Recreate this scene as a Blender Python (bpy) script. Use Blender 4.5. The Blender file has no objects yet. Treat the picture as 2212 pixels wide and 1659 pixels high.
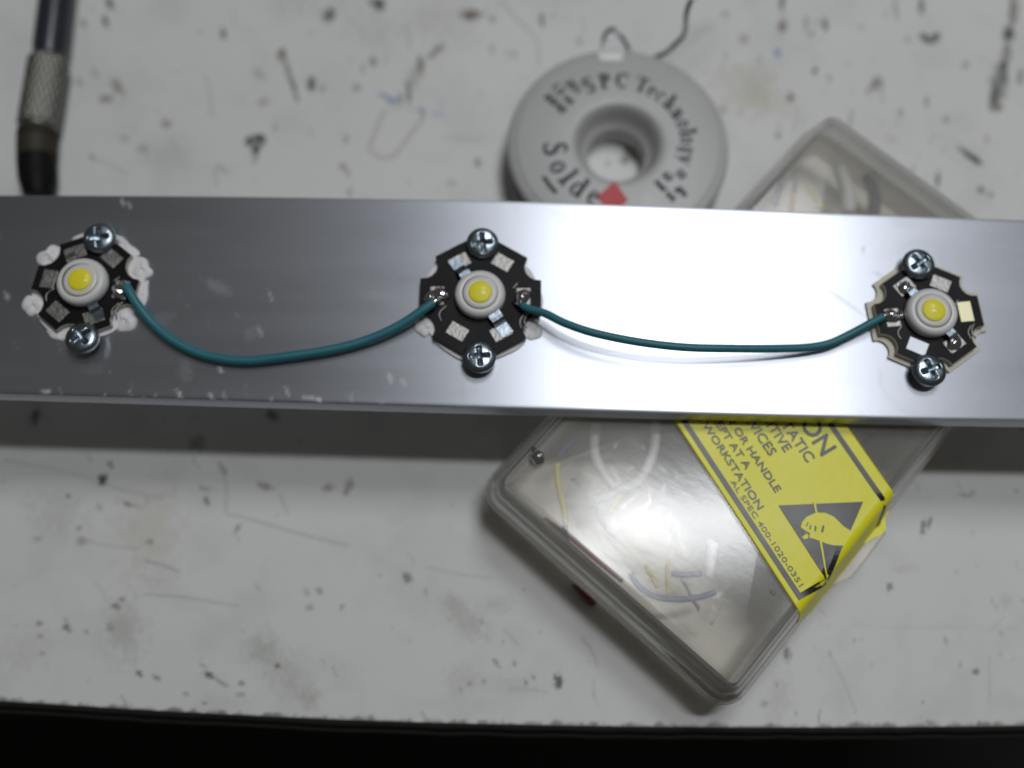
import bpy, bmesh, math, random
import numpy as np
from mathutils import Vector, Matrix
random.seed(7); rng = np.random.default_rng(7)
sc = bpy.context.scene
MM = 0.001
# ------------------------------------------------------------------ camera
F_PX, TILT, CAM_Z = 2170.0, math.radians(17.0), 183.5      # the photograph measured at 2212 x 1659
cam = bpy.data.cameras.new("camera"); cam_o = bpy.data.objects.new("camera", cam); sc.collection.objects.link(cam_o)
cam_o.location = (0, 0, CAM_Z*MM); cam_o.rotation_euler = (TILT, 0, 0)
cam.sensor_width = 36.0; cam.lens = 36.0*F_PX/2212.0
cam.clip_start = 0.005; cam.clip_end = 20
cam.dof.use_dof = True; cam.dof.focus_distance = 0.157; cam.dof.aperture_fstop = 6.4
sc.camera = cam_o
# ------------------------------------------------------------------ world, lamps, exposure
w = bpy.data.worlds.new("World"); sc.world = w; w.use_nodes = True
w.node_tree.nodes["Background"].inputs[0].default_value = (1.0, 0.94, 0.82, 1)
w.node_tree.nodes["Background"].inputs[1].default_value = 0.053
def ceiling_or_fill_lamp(x, y, z, sx, sy, watt, col=(0.975, 0.995, 1.03)):
    l = bpy.data.lights.new("ceiling_or_fill_lamp", 'AREA'); l.shape = 'RECTANGLE'; l.size = sx; l.size_y = sy
    l.energy = watt; l.color = col
    o = bpy.data.objects.new("ceiling_or_fill_lamp", l); sc.collection.objects.link(o); o.location = (x, y, z)
    return o
ceiling_or_fill_lamp(0.225, 0.195, 1.05, 0.27, 0.06, 3.2)
ceiling_or_fill_lamp(0.225, 0.54, 1.05, 0.27, 0.28, 3.35)
ceiling_or_fill_lamp(1.15, 0.42, 1.10, 0.9, 0.25, 0.6)  # added fill lamp out of view, lifts the right end of the bar
sc.view_settings.view_transform = 'Standard'; sc.view_settings.look = 'None'
sc.view_settings.exposure = 0; sc.view_settings.gamma = 1
sc.cycles.max_bounces = 10; sc.cycles.transparent_max_bounces = 24
sc.cycles.sample_clamp_indirect = 4.0

# ------------------------------------------------------------------ helpers
_f = np.array([0, math.sin(TILT), -math.cos(TILT)]); _u = np.array([0, math.cos(TILT), math.sin(TILT)])
def at(x, y, z):
    "photo pixel (2212 wide) on the level plane z mm -> world mm"
    d = _f*F_PX + np.array([x-1106.0, 0, 0]) + _u*(829.5-y)
    t = (z-CAM_Z)/d[2]
    return (d[0]*t, d[1]*t, z)
def to_px(X, Y, Z):
    dx, dy, dz = X, Y, Z-CAM_Z
    dep = dy*_f[1]+dz*_f[2]; up = dy*_u[1]+dz*_u[2]
    return 1106+F_PX*dx/dep, 829.5-F_PX*up/dep
def link(o, parent=None):
    sc.collection.objects.link(o)
    if parent is not None: o.parent = parent
    return o
def mesh_obj(name, verts, faces, mat, parent=None, smooth=True, mm=True):
    me = bpy.data.meshes.new(name)
    me.from_pydata([tuple(c*MM for c in v) if mm else tuple(v) for v in verts], [], faces)
    me.materials.append(mat)
    if smooth: me.polygons.foreach_set("use_smooth", [True]*len(me.polygons))
    me.update()
    return link(bpy.data.objects.new(name, me), parent)
def recalc(o):
    bm = bmesh.new(); bm.from_mesh(o.data); bmesh.ops.recalc_face_normals(bm, faces=bm.faces); bm.to_mesh(o.data); bm.free(); return o
def auto_sharp(o, deg=35):
    me = o.data; bm = bmesh.new(); bm.from_mesh(me)
    bmesh.ops.recalc_face_normals(bm, faces=bm.faces)
    for e in bm.edges:
        if len(e.link_faces) == 2 and e.calc_face_angle(0) > math.radians(deg): e.smooth = False
    bm.to_mesh(me); bm.free(); return o
def bevel(o, width, seg=2, angle=35):
    m = o.modifiers.new("bevel", 'BEVEL'); m.width = width*MM; m.segments = seg; m.limit_method = 'ANGLE'; m.angle_limit = math.radians(angle)
    return o
def empty(name, loc, label, cat, group=None, rz=0):
    o = bpy.data.objects.new(name, None); link(o); o.location = [c*MM for c in loc]; o.rotation_euler[2] = rz
    o.empty_display_size = 0.01
    return tag(o, label, cat, group)
def tag(o, label, cat, group=None):
    o["label"] = label; o["category"] = cat
    if group: o["group"] = group
    return o
def lathe(profile, n=64, closed=False):
    v, f = [], []
    for i in range(n):
        a = 2*math.pi*i/n
        for (r, z) in profile: v.append((r*math.cos(a), r*math.sin(a), z))
    m = len(profile)
    for i in range(n):
        j = (i+1) % n
        for k in range(m-1 if not closed else m):
            l = (k+1) % m
            f.append((i*m+k, j*m+k, j*m+l, i*m+l))
    return v, f
def catmull(pts, per=10):
    P = [np.array(p, float) for p in pts]; P = [2*P[0]-P[1]]+P+[2*P[-1]-P[-2]]
    out = []
    for i in range(1, len(P)-2):
        for k in range(per):
            t = k/per; a, b, c, d = P[i-1], P[i], P[i+1], P[i+2]
            out.append(.5*((2*b)+(-a+c)*t+(2*a-5*b+4*c-d)*t*t+(-a+3*b-3*c+d)*t**3))
    out.append(P[-2]); return out
def tube(pts, r, n=12, per=10, radii=None):
    path = catmull(pts, per) if per else [np.array(p, float) for p in pts]
    v, f = [], []
    N = len(path); nrm = np.array([0, 0, 1.0])
    for i, p in enumerate(path):
        t = path[min(i+1, N-1)]-path[max(i-1, 0)]; t = t/np.linalg.norm(t)
        nrm = nrm-t*np.dot(nrm, t); nrm = nrm/np.linalg.norm(nrm); b = np.cross(t, nrm)
        rr = r if radii is None else np.interp(i/(N-1), [q[0] for q in radii], [q[1] for q in radii])
        for k in range(n):
            a = 2*math.pi*k/n; v.append(tuple(p+rr*(math.cos(a)*nrm+math.sin(a)*b)))
    for i in range(N-1):
        for k in range(n):
            l = (k+1) % n; f.append((i*n+k, i*n+l, (i+1)*n+l, (i+1)*n+k))
    f.append(tuple(range(n-1, -1, -1))); f.append(tuple((N-1)*n+k for k in range(n)))
    return v, f
def prism(poly, z0, z1):
    n = len(poly)
    v = [(x, y, z0) for x, y in poly]+[(x, y, z1) for x, y in poly]
    f = [tuple(range(n-1, -1, -1)), tuple(range(n, 2*n))]+[(i, (i+1) % n, n+(i+1) % n, n+i) for i in range(n)]
    return v, f
def rot2(p, a): return (p[0]*math.cos(a)-p[1]*math.sin(a), p[0]*math.sin(a)+p[1]*math.cos(a))

# ------------------------------------------------------------------ materials
class Mat:
    def __init__(s, name):
        s.m = bpy.data.materials.new(name); s.m.use_nodes = True
        s.t = s.m.node_tree; s.n = s.t.nodes; s.b = s.n["Principled BSDF"]; s.out = s.n["Material Output"]
    def node(s, typ, **kw):
        nd = s.n.new(typ)
        for k, v in kw.items():
            if k in nd.inputs.keys(): nd.inputs[k].default_value = v
            else: setattr(nd, k, v)
        return nd
    def l(s, a, b): s.t.links.new(a, b)
def simple(name, col, rough=.5, metal=0.0, var=.12, scale=250, bump=.0, bscale=900, spec=.5, coat=0):
    M = Mat(name); b = M.b
    b.inputs["Roughness"].default_value = rough; b.inputs["Metallic"].default_value = metal
    b.inputs["Specular IOR Level"].default_value = spec; b.inputs["Coat Weight"].default_value = coat
    tc = M.node("ShaderNodeTexCoord")
    nz = M.node("ShaderNodeTexNoise"); nz.inputs["Scale"].default_value = scale; nz.inputs["Detail"].default_value = 4
    M.l(tc.outputs["Object"], nz.inputs["Vector"])
    mx = M.node("ShaderNodeMix"); mx.data_type = 'RGBA'
    mx.inputs[6].default_value = tuple(c*(1-var) for c in col)+(1,); mx.inputs[7].default_value = tuple(min(1, c*(1+var)) for c in col)+(1,)
    M.l(nz.outputs["Fac"], mx.inputs[0]); M.l(mx.outputs[2], b.inputs["Base Color"])
    mr = M.node("ShaderNodeMapRange"); mr.inputs[3].default_value = max(.02, rough*.75); mr.inputs[4].default_value = min(1, rough*1.25)
    M.l(nz.outputs["Fac"], mr.inputs[0]); M.l(mr.outputs[0], b.inputs["Roughness"])
    if bump:
        n2 = M.node("ShaderNodeTexNoise"); n2.inputs["Scale"].default_value = bscale; n2.inputs["Detail"].default_value = 3
        M.l(tc.outputs["Object"], n2.inputs["Vector"])
        bp = M.node("ShaderNodeBump"); bp.inputs["Strength"].default_value = bump; bp.inputs["Distance"].default_value = .0002
        M.l(n2.outputs["Fac"], bp.inputs["Height"]); M.l(bp.outputs[0], b.inputs["Normal"])
    return M.m
def clear_plastic(name, tint, milk, milk_col, rough, bump=.0, bscale=60, fres=1.45, side=0.0):
    "clear styrene: what lies behind shows through, a little milky haze, glossy skin"
    M = Mat(name); M.n.remove(M.b)
    tr = M.node("ShaderNodeBsdfTransparent"); tr.inputs[0].default_value = tint+(1,)
    df = M.node("ShaderNodeBsdfDiffuse"); df.inputs[0].default_value = milk_col+(1,)
    tl = M.node("ShaderNodeBsdfTranslucent"); tl.inputs[0].default_value = milk_col+(1,)
    dm = M.node("ShaderNodeMixShader"); dm.inputs[0].default_value = .5; M.l(df.outputs[0], dm.inputs[1]); M.l(tl.outputs[0], dm.inputs[2])
    gl = M.node("ShaderNodeBsdfGlossy"); gl.inputs["Roughness"].default_value = rough; gl.inputs[0].default_value = (1, 1, 1, 1)
    tc = M.node("ShaderNodeTexCoord")
    nz = M.node("ShaderNodeTexNoise"); nz.inputs["Scale"].default_value = 55; nz.inputs["Detail"].default_value = 5
    M.l(tc.outputs["Object"], nz.inputs["Vector"])
    mr = M.node("ShaderNodeMapRange"); mr.inputs[1].default_value = .3; mr.inputs[2].default_value = .7
    mr.inputs[3].default_value = milk*.75; mr.inputs[4].default_value = milk*1.25
    M.l(nz.outputs["Fac"], mr.inputs[0])
    ge = M.node("ShaderNodeNewGeometry"); sx = M.node("ShaderNodeSeparateXYZ"); M.l(ge.outputs["Normal"], sx.inputs[0])
    ab = M.node("ShaderNodeMath", operation='ABSOLUTE'); M.l(sx.outputs[2], ab.inputs[0])
    wl = M.node("ShaderNodeMapRange"); wl.inputs[1].default_value = 1; wl.inputs[2].default_value = .4; wl.inputs[3].default_value = 0; wl.inputs[4].default_value = side
    M.l(ab.outputs[0], wl.inputs[0])
    ad = M.node("ShaderNodeMath", operation='ADD'); M.l(mr.outputs[0], ad.inputs[0]); M.l(wl.outputs[0], ad.inputs[1])
    m1 = M.node("ShaderNodeMixShader"); M.l(ad.outputs[0], m1.inputs[0]); M.l(tr.outputs[0], m1.inputs[1]); M.l(dm.outputs[0], m1.inputs[2])
    fr = M.node("ShaderNodeFresnel"); fr.inputs[0].default_value = fres
    m2 = M.node("ShaderNodeMixShader"); M.l(fr.outputs[0], m2.inputs[0]); M.l(m1.outputs[0], m2.inputs[1]); M.l(gl.outputs[0], m2.inputs[2])
    if bump:
        mp = M.node("ShaderNodeMapping"); mp.inputs["Scale"].default_value = (1, .35, 1); M.l(tc.outputs["Object"], mp.inputs[0])
        n2 = M.node("ShaderNodeTexNoise"); n2.inputs["Scale"].default_value = bscale; n2.inputs["Detail"].default_value = 6; n2.inputs["Roughness"].default_value = .6
        M.l(mp.outputs[0], n2.inputs["Vector"])
        bp = M.node("ShaderNodeBump"); bp.inputs["Strength"].default_value = bump; bp.inputs["Distance"].default_value = .001
        M.l(n2.outputs["Fac"], bp.inputs["Height"])
        for s_ in (gl, df): M.l(bp.outputs[0], s_.inputs["Normal"])
        M.l(bp.outputs[0], fr.inputs["Normal"])
    M.l(m2.outputs[0], M.out.inputs[0]); return M.m

def bench_mat():
    M = Mat("white_laminate"); b = M.b
    at_ = M.node("ShaderNodeAttribute", attribute_name="grime")
    tc = M.node("ShaderNodeTexCoord")
    nz = M.node("ShaderNodeTexNoise"); nz.inputs["Scale"].default_value = 14; nz.inputs["Detail"].default_value = 6
    M.l(tc.outputs["Object"], nz.inputs["Vector"])
    mr = M.node("ShaderNodeMapRange"); mr.inputs[1].default_value = .3; mr.inputs[2].default_value = .7; mr.inputs[3].default_value = .94; mr.inputs[4].default_value = 1.04
    M.l(nz.outputs["Fac"], mr.inputs[0])
    mx = M.node("ShaderNodeMix"); mx.data_type = 'RGBA'; mx.blend_type = 'MULTIPLY'; mx.inputs[0].default_value = 1
    M.l(at_.outputs["Color"], mx.inputs[6]); M.l(mr.outputs[0], mx.inputs[7]); M.l(mx.outputs[2], b.inputs["Base Color"])
    b.inputs["Roughness"].default_value = .48; b.inputs["Specular IOR Level"].default_value = .35
    return M.m
def alu_mat():
    M = Mat("brushed_aluminium"); b = M.b
    b.inputs["Metallic"].default_value = 1; b.inputs["Anisotropic"].default_value = .78
    cx = M.node("ShaderNodeCombineXYZ"); cx.inputs[1].default_value = 1.0
    M.l(cx.outputs[0], b.inputs["Tangent"])
    tc = M.node("ShaderNodeTexCoord")
    mp = M.node("ShaderNodeMapping"); mp.inputs["Scale"].default_value = (12, 1400, 40); M.l(tc.outputs["Object"], mp.inputs[0])
    nz = M.node("ShaderNodeTexNoise"); nz.inputs["Scale"].default_value = 1; nz.inputs["Detail"].default_value = 5; nz.inputs["Roughness"].default_value = .65
    M.l(mp.outputs[0], nz.inputs["Vector"])
    mp2 = M.node("ShaderNodeMapping"); mp2.inputs["Scale"].default_value = (9, 55, 20); M.l(tc.outputs["Object"], mp2.inputs[0])
    n2 = M.node("ShaderNodeTexNoise"); n2.inputs["Scale"].default_value = 1; n2.inputs["Detail"].default_value = 5; M.l(mp2.outputs[0], n2.inputs["Vector"])
    bp = M.node("ShaderNodeBump"); bp.inputs["Strength"].default_value = .24; bp.inputs["Distance"].default_value = .0001
    M.l(nz.outputs["Fac"], bp.inputs["Height"]); M.l(bp.outputs[0], b.inputs["Normal"])
    mr = M.node("ShaderNodeMapRange"); mr.inputs[1].default_value = .3; mr.inputs[2].default_value = .7; mr.inputs[3].default_value = .375; mr.inputs[4].default_value = .48
    M.l(n2.outputs["Fac"], mr.inputs[0]); M.l(mr.outputs[0], b.inputs["Roughness"])
    c1 = M.node("ShaderNodeMix"); c1.data_type = 'RGBA'; c1.inputs[6].default_value = (.50, .53, .585, 1); c1.inputs[7].default_value = (.69, .72, .785, 1)
    M.l(n2.outputs["Fac"], c1.inputs[0]); M.l(c1.outputs[2], b.inputs["Base Color"])
    b2 = M.node("ShaderNodeBsdfAnisotropic"); b2.inputs["Roughness"].default_value = .62; b2.inputs["Anisotropy"].default_value = .0
    M.l(c1.outputs[2], b2.inputs["Color"]); M.l(bp.outputs[0], b2.inputs["Normal"])
    mb = M.node("ShaderNodeMixShader"); mb.inputs[0].default_value = .05; M.l(b.outputs[0], mb.inputs[1]); M.l(b2.outputs[0], mb.inputs[2])
    # dull whitish scuffs: rough patches that scatter light instead of mirroring it
    a = M.node("ShaderNodeAttribute", attribute_name="scuff")
    df = M.node("ShaderNodeBsdfDiffuse"); df.inputs[0].default_value = (.62, .63, .65, 1)
    ms = M.node("ShaderNodeMixShader"); M.l(a.outputs["Fac"], ms.inputs[0]); M.l(mb.outputs[0], ms.inputs[1]); M.l(df.outputs[0], ms.inputs[2])
    M.l(ms.outputs[0], M.out.inputs[0])
    return M.m

m_bench = bench_mat(); m_alu = alu_mat()
m_trim = simple("dark_edge_trim", (.010, .010, .011), .6); m_core = simple("brown_board_core", (.03, .024, .018), .8, var=.3)
m_floor = simple("unlit_floor", (.004, .004, .004), .8)  # near-black floor colour stands in for the unlit depth below the bench
m_black = simple("black_solder_mask", (.006, .006, .007), .5, var=.2, spec=.15)
m_edgew = simple("board_edge", (.45, .43, .36), .6)
m_edgeb = simple("board_edge_black", (.012, .012, .013), .5)
m_white = simple("white_pad", (.74, .73, .74), .55, var=.06, bump=.3, bscale=1500)
m_cream = simple("cream_pad", (.58, .56, .46), .55, var=.08, bump=.3, bscale=1500)
m_ledw = simple("white_led_plastic", (.63, .63, .635), .35, var=.04)
m_phos = simple("yellow_phosphor", (.83, .745, .008), .5, var=.05)
m_dome = clear_plastic("clear_silicone", (.99, .99, .99), .015, (.8, .8, .8), .16, fres=1.2)
m_tin = simple("tinned_pad", (.30, .295, .28), .46, metal=1, var=.3, scale=900, bump=.5, bscale=1800)
m_solder = simple("shiny_solder", (.72, .72, .74), .13, metal=1, var=.1, bump=.35, bscale=700)
m_steel = simple("zinc_plated_steel", (.29, .345, .39), .30, metal=1, var=.15, scale=700, bump=.2, bscale=1200)
m_teal = simple("teal_insulation", (.022, .15, .185), .5, var=.1)
m_spool = simple("grey_white_plastic", (.43, .43, .42), .40, var=.03, bump=.05)
m_ink = simple("black_print", (.012, .016, .022), .6, var=.3)
m_red = simple("red_print", (.50, .02, .03), .5)
m_sold = simple("solder_wire", (.34, .34, .36), .35, metal=1, var=.15)
m_lid = clear_plastic("clear_lid", (.985, .985, .985), .16, (.80, .79, .75), .14, bump=.05, bscale=70, fres=1.265, side=.26)
m_boxb = clear_plastic("clear_box_base", (.968, .952, .895), .06, (.80, .72, .57), .40, side=.06)
m_label = simple("yellow_label", (.80, .765, .02), .38, var=.05, scale=60, spec=.35, bump=.5, bscale=160)
m_lblk = simple("label_black", (.020, .018, .020), .38, var=.25, scale=120)
m_knurl = simple("knurled_steel", (.22, .22, .20), .5, metal=1, var=.2)
m_shaft = simple("dark_handle", (.022, .024, .036), .30, var=.15)
m_brass = simple("dark_brass", (.026, .022, .010), .7, metal=.1, var=.3)
m_tip = simple("black_tip", (.004, .004, .004), .6, spec=.15)
def wire_mat(n, c): return simple(n, c, .4, var=.08)
m_wy, m_wb, m_ww, m_wr, m_wo, m_wg, m_wk = (wire_mat(n, c) for n, c in (
    ("yellow_insulation", (.55, .44, .05)), ("blue_insulation", (.03, .07, .18)), ("white_insulation", (.66, .66, .62)),
    ("red_insulation", (.16, .012, .018)), ("orange_insulation", (.50, .17, .02)), ("refracted_end_green", (.012, .06, .06)), ("navy_insulation", (.02, .03, .07))))

# ------------------------------------------------------------------ painting grime, one small shadow, scuffs into a point attribute
NT = rng.random((256, 256))
def vnoise(x, y):
    x = np.asarray(x, float); y = np.asarray(y, float)
    xi = np.floor(x).astype(int); yi = np.floor(y).astype(int); fx = x-xi; fy = y-yi
    fx = fx*fx*(3-2*fx); fy = fy*fy*(3-2*fy)
    g = lambda i, j: NT[i % 256, j % 256]
    return (g(xi, yi)*(1-fx)*(1-fy)+g(xi+1, yi)*fx*(1-fy)+g(xi, yi+1)*(1-fx)*fy+g(xi+1, yi+1)*fx*fy)
def fbm(x, y): return (vnoise(x, y)*.5+vnoise(x*2.1+9, y*2.1+4)*.3+vnoise(x*4.3+31, y*4.3+7)*.2)
class Paint:
    def __init__(s, px, py, base):
        s.x, s.y = px, py; s.c = base
    def blob(s, x, y, rx, ry, rot=0, col=(.03, .03, .025), a=.9, rough=.8, soft=.5):
        R = max(rx, ry)*1.8+2
        k = np.nonzero((abs(s.x-x) < R) & (abs(s.y-y) < R))[0]
        if not len(k): return
        dx, dy = s.x[k]-x, s.y[k]-y; t = math.radians(rot); c_, s_ = math.cos(t), math.sin(t)
        d = np.hypot((dx*c_+dy*s_)/rx, (-dx*s_+dy*c_)/ry)
        sc_ = 3.2/max(4, min(rx, ry))
        d = d+(fbm(s.x[k]*sc_+x, s.y[k]*sc_+y)-.5)*2*rough
        al = np.clip((1+soft-d)/(2*soft), 0, 1); al = a*al*al*(3-2*al)
        s.mix(k, al, col)
    def line(s, pts, wd, col=(.08, .075, .06), a=.6, rough=.5):
        pts = [np.array(p, float) for p in catmull(pts, 6)] if len(pts) > 2 else [np.array(p, float) for p in pts]
        P = np.array(pts); lo, hi = P.min(0)-wd*2-2, P.max(0)+wd*2+2
        k = np.nonzero((s.x > lo[0]) & (s.x < hi[0]) & (s.y > lo[1]) & (s.y < hi[1]))[0]
        if not len(k): return
        d = np.full(len(k), 1e9)
        for p, q in zip(pts[:-1], pts[1:]):
            e = q-p; L = max(1e-6, e@e)
            t = np.clip(((s.x[k]-p[0])*e[0]+(s.y[k]-p[1])*e[1])/L, 0, 1)
            d = np.minimum(d, np.hypot(s.x[k]-p[0]-t*e[0], s.y[k]-p[1]-t*e[1]))
        n = fbm(s.x[k]*.12, s.y[k]*.12)
        al = .62*a*np.clip(1.3-d/wd, 0, 1)*np.clip(1+(n-.5)*2.5*rough, 0, 1)
        s.mix(k, np.clip(al, 0, 1), col)
    def mix(s, k, al, col):
        if s.c.ndim == 1: s.c[k] = np.maximum(s.c[k], al)
        else: s.c[k] = s.c[k]*(1-al[:, None])+np.array(col)[None, :]*al[:, None]

# ------------------------------------------------------------------ floor and workbench
fl = mesh_obj("floor", [(-2500, -2500, -760), (2500, -2500, -760), (2500, 2500, -760), (-2500, 2500, -760)], [(0, 1, 2, 3)], m_floor, smooth=False); fl["kind"] = "structure"
bench = empty("workbench", (0, 0, 0), "white laminate workbench top with burn marks and grime, dark front edge", "workbench")
ex = [-320, -170, -110, -89.2, -57.2, -25.5, 2.5, 30.3, 58.0, 88.6, 110, 170, 320]
ey = [4.0, 2.2, -.6, -1.6, -3.5, -4.9, -5.6, -5.95, -6.0, -5.75, -5.4, -4.6, -3.5]
xs = np.concatenate([np.arange(-320, -116, 12), np.arange(-116, 116.01, .36), np.arange(128, 321, 12)])
front = np.interp(xs, np.linspace(-320, 320, 400), np.convolve(np.pad(np.interp(np.linspace(-320, 320, 400), ex, ey), 9, mode='edge'), np.ones(19)/19, 'valid'))
vs = np.concatenate([np.arange(0, 160.01, .38), np.arange(170, 420, 14)])
X = np.repeat(xs[None, :], len(vs), 0); Y = front[None, :]*np.clip(1-vs/120, 0, 1)[:, None]+vs[:, None]
px, py = to_px(X.ravel(), Y.ravel(), 0.0)
base = np.tile(np.array([.645, .648, .635]), (px.size, 1))
n1 = fbm(px*.011, py*.011); n2 = fbm(px*.03+50, py*.03)
base *= (1-.10*np.clip((n1-.45)*2.2, 0, 1))[:, None]
P = Paint(px, py, base)
DK, BR, GR, YE, BL, MID = (.025, .026, .022), (.16, .13, .09), (.30, .31, .26), (.42, .39, .25), (.08, .20, .42), (.10, .10, .09)
# broad dull smears
for b in [(120, 1115, 45, 38, 0, GR, .5), (322, 1150, 55, 75, 10, YE, .5), (268, 1355, 36, 55, 0, GR, .6), (560, 1400, 30, 26, 0, GR, .5),
          (600, 1440, 30, 62, -40, GR, .55), (672, 1510, 18, 20, 0, GR, .7), (1625, 195, 75, 42, 20, YE, .55), (1640, 215, 26, 18, 30, YE, .5),
          (1003, 1337, 48, 24, 40, BR, .45), (975, 1300, 20, 14, 30, BR, .35), (1072, 1305, 30, 14, 0, GR, .5), (1000, 1470, 34, 26, 0, GR, .35),
          (1680, 1510, 22, 44, 10, BR, .3), (1955, 1228, 22, 8, -10, BR, .3), (2175, 1298, 14, 14, 0, GR, .4), (360, 330, 40, 30, 0, GR, .35), (800, 60, 60, 40, 0, GR, .25),
          (1100, 1480, 60, 20, 10, GR, .3), (480, 1520, 60, 16, 0, GR, .25), (60, 1400, 60, 40, 0, GR, .3), (1880, 300, 60, 40, 0, (.45, .38, .38), .2), (940, 40, 60, 34, -10, BR, .3)]:
    P.blob(*b[:-1], b[-1]*.62, rough=1.1, soft=.9)
for b in [(1362, 318, 14, 22, 10, (.10, .08, .05), .9), (1348, 348, 9, 8, 0, (.14, .11, .07), .7), (1368, 340, 10, 12, 0, DK, .7), (1312, 352, 4, 6, 0, MID, .6)]: P.blob(*b, rough=.9, soft=.4)
# small marks above the bar: x, y, rx, ry, rot, colour, strength
for b in [(238, 8, 6, 14, -25, DK, .9), (227, 45, 5, 15, -15, DK, .95), (181, 52, 4, 10, -30, MID, .8), (482, 73, 6, 11, -20, DK, .8), (711, 33, 12, 13, 10, DK, .75),
          (608, 118, 10, 13, 0, BR, .8), (620, 150, 4, 18, -12, MID, .7), (633, 185, 5, 20, -14, DK, .75), (642, 212, 4, 10, -20, MID, .6), (672, 182, 8, 15, 0, DK, .85), (696, 193, 6, 10, -10, BR, .5),
          (250, 184, 10, 16, -25, BR, .55), (262, 195, 4, 12, -25, BR, .5), (227, 214, 15, 9, 0, BR, .6), (171, 177, 5, 9, -30, MID, .5), (205, 156, 5, 9, -30, MID, .5), (360, 267, 12, 9, 30, BR, .6),
          (538, 306, 9, 10, 0, DK, .95), (556, 298, 11, 8, -20, DK, .95), (569, 304, 7, 9, 20, DK, .85), (553, 322, 8, 15, 20, DK, .95), (551, 345, 4, 10, 25, MID, .6), (569, 220, 15, 9, 0, BR, .4), (560, 160, 14, 8, 40, GR, .5),
          (199, 340, 4, 9, -30, BR, .6), (309, 322, 12, 10, 0, GR, .5), (270, 300, 10, 8, 0, GR, .5), (480, 365, 16, 5, 35, BR, .4), (595, 275, 5, 8, 0, GR, .6),
          (818, 10, 12, 12, 0, DK, .9), (805, 4, 12, 6, 0, MID, .7), (1018, 31, 24, 10, 5, BR, .8), (1012, 38, 12, 9, 0, DK, .55), (1063, 42, 5, 8, 0, MID, .7), (1170, 42, 4, 17, -4, DK, .85), (1195, 35, 4, 6, 0, GR, .6),
          (946, 106, 15, 8, -35, BR, .65), (932, 121, 7, 7, 0, DK, .6), (909, 144, 8, 20, 8, BR, .75), (905, 128, 4, 10, 0, MID, .7), (881, 190, 5, 18, -6, DK, .7), (884, 213, 4, 12, -10, DK, .7), (865, 213, 6, 10, -10, DK, .55), (893, 170, 10, 24, 0, BR, .35),
          (806, 133, 8, 11, -10, MID, .6), (783, 150, 4, 9, -20, MID, .5), (770, 188, 9, 10, 0, BR, .5), (833, 209, 18, 5, 22, BL, .6), (848, 219, 9, 6, 20, BL, .75), (911, 238, 4, 12, -10, BL, .75), (945, 247, 16, 4, 20, BL, .35), (955, 228, 5, 4, 0, BL, .3),
          (1032, 350, 6, 10, -20, BR, .7), (748, 301, 6, 8, 0, BR, .5), (741, 360, 7, 8, 0, BR, .6), (752, 374, 4, 9, -20, BR, .7), (1064, 106, 5, 9, -10, MID, .5), (1097, 116, 4, 8, 0, MID, .4), (1112, 117, 3, 9, -5, MID, .6), (1252, 88, 4, 10, 0, MID, .6), (974, 394, 12, 8, 0, BR, .3), (756, 415, 5, 10, 0, MID, .5), (1000, 300, 40, 10, 5, BR, .15),
          (1689, 8, 5, 16, 5, DK, .9), (1690, 56, 9, 14, 0, BR, .85), (1742, 50, 4, 16, 0, MID, .75), (1752, 74, 5, 8, 20, MID, .5), (1782, 52, 5, 15, -6, DK, .85), (1763, 50, 3, 8, 10, GR, .7), (1678, 115, 6, 9, 0, BL, .8), (1761, 153, 5, 10, 5, DK, .75), (1791, 170, 4, 9, 0, MID, .5),
          (1708, 211, 7, 10, -15, DK, .8), (1888, 185, 6, 14, 0, BR, .7), (1895, 176, 9, 12, 0, BR, .55), (1903, 185, 4, 16, 5, MID, .6), (1876, 198, 4, 10, 0, MID, .6), (1681, 293, 7, 8, 0, MID, .6),
          (1994, 79, 6, 8, -20, DK, .85), (2005, 86, 8, 8, 0, DK, .75), (2022, 80, 8, 9, 20, DK, .85), (2012, 90, 12, 6, 0, MID, .6), (1991, 12, 6, 18, -8, DK, .8), (1935, 20, 4, 26, -8, MID, .55), (1915, 30, 3, 14, 0, GR, .5),
          (2178, 74, 12, 16, 0, DK, .9), (2190, 25, 10, 34, 6, BR, .7), (2183, 12, 3, 30, 4, MID, .6), (2176, 110, 10, 18, 0, BR, .7), (2168, 140, 8, 18, 5, DK, .7), (2156, 185, 17, 42, 6, DK, .62), (2148, 210, 9, 26, 4, DK, .6), (2170, 160, 8, 24, 0, MID, .7), (2142, 225, 6, 12, 0, BR, .7), (2158, 232, 9, 7, 30, BR, .6), (2204, 165, 7, 16, 8, BR, .7),
          (2096, 338, 22, 7, 37, DK, .85), (2110, 346, 12, 7, 37, DK, .8), (2076, 322, 10, 5, 37, BR, .6), (2026, 388, 5, 18, 6, DK, .8), (1972, 366, 4, 7, 10, MID, .6), (2119, 411, 8, 8, 0, DK, .6), (2140, 420, 6, 7, 0, MID, .6), (2001, 221, 4, 11, 5, MID, .7), (1945, 243, 5, 8, 0, MID, .6), (2043, 258, 7, 7, 0, BR, .5), (2155, 234, 8, 8, 0, BR, .5),
          (1606, 85, 10, 10, 0, BR, .5), (1567, 30, 7, 7, 0, MID, .5), (1640, 128, 7, 8, 0, BR, .35), (1567, 120, 4, 10, 0, MID, .35), (1561, 236, 6, 9, 0, MID, .5), (1836, 265, 4, 22, 3, MID, .4), (1925, 300, 12, 7, 0, (.5, .25, .3), .3), (2132, 300, 5, 9, 0, (.3, .16, .2), .5), (2086, 140, 7, 8, 0, BR, .5), (1960, 85, 5, 6, 0, MID, .5), (1860, 58, 5, 7, 0, MID, .4)]:
    P.blob(*b, rough=.9, soft=.4)
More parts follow.
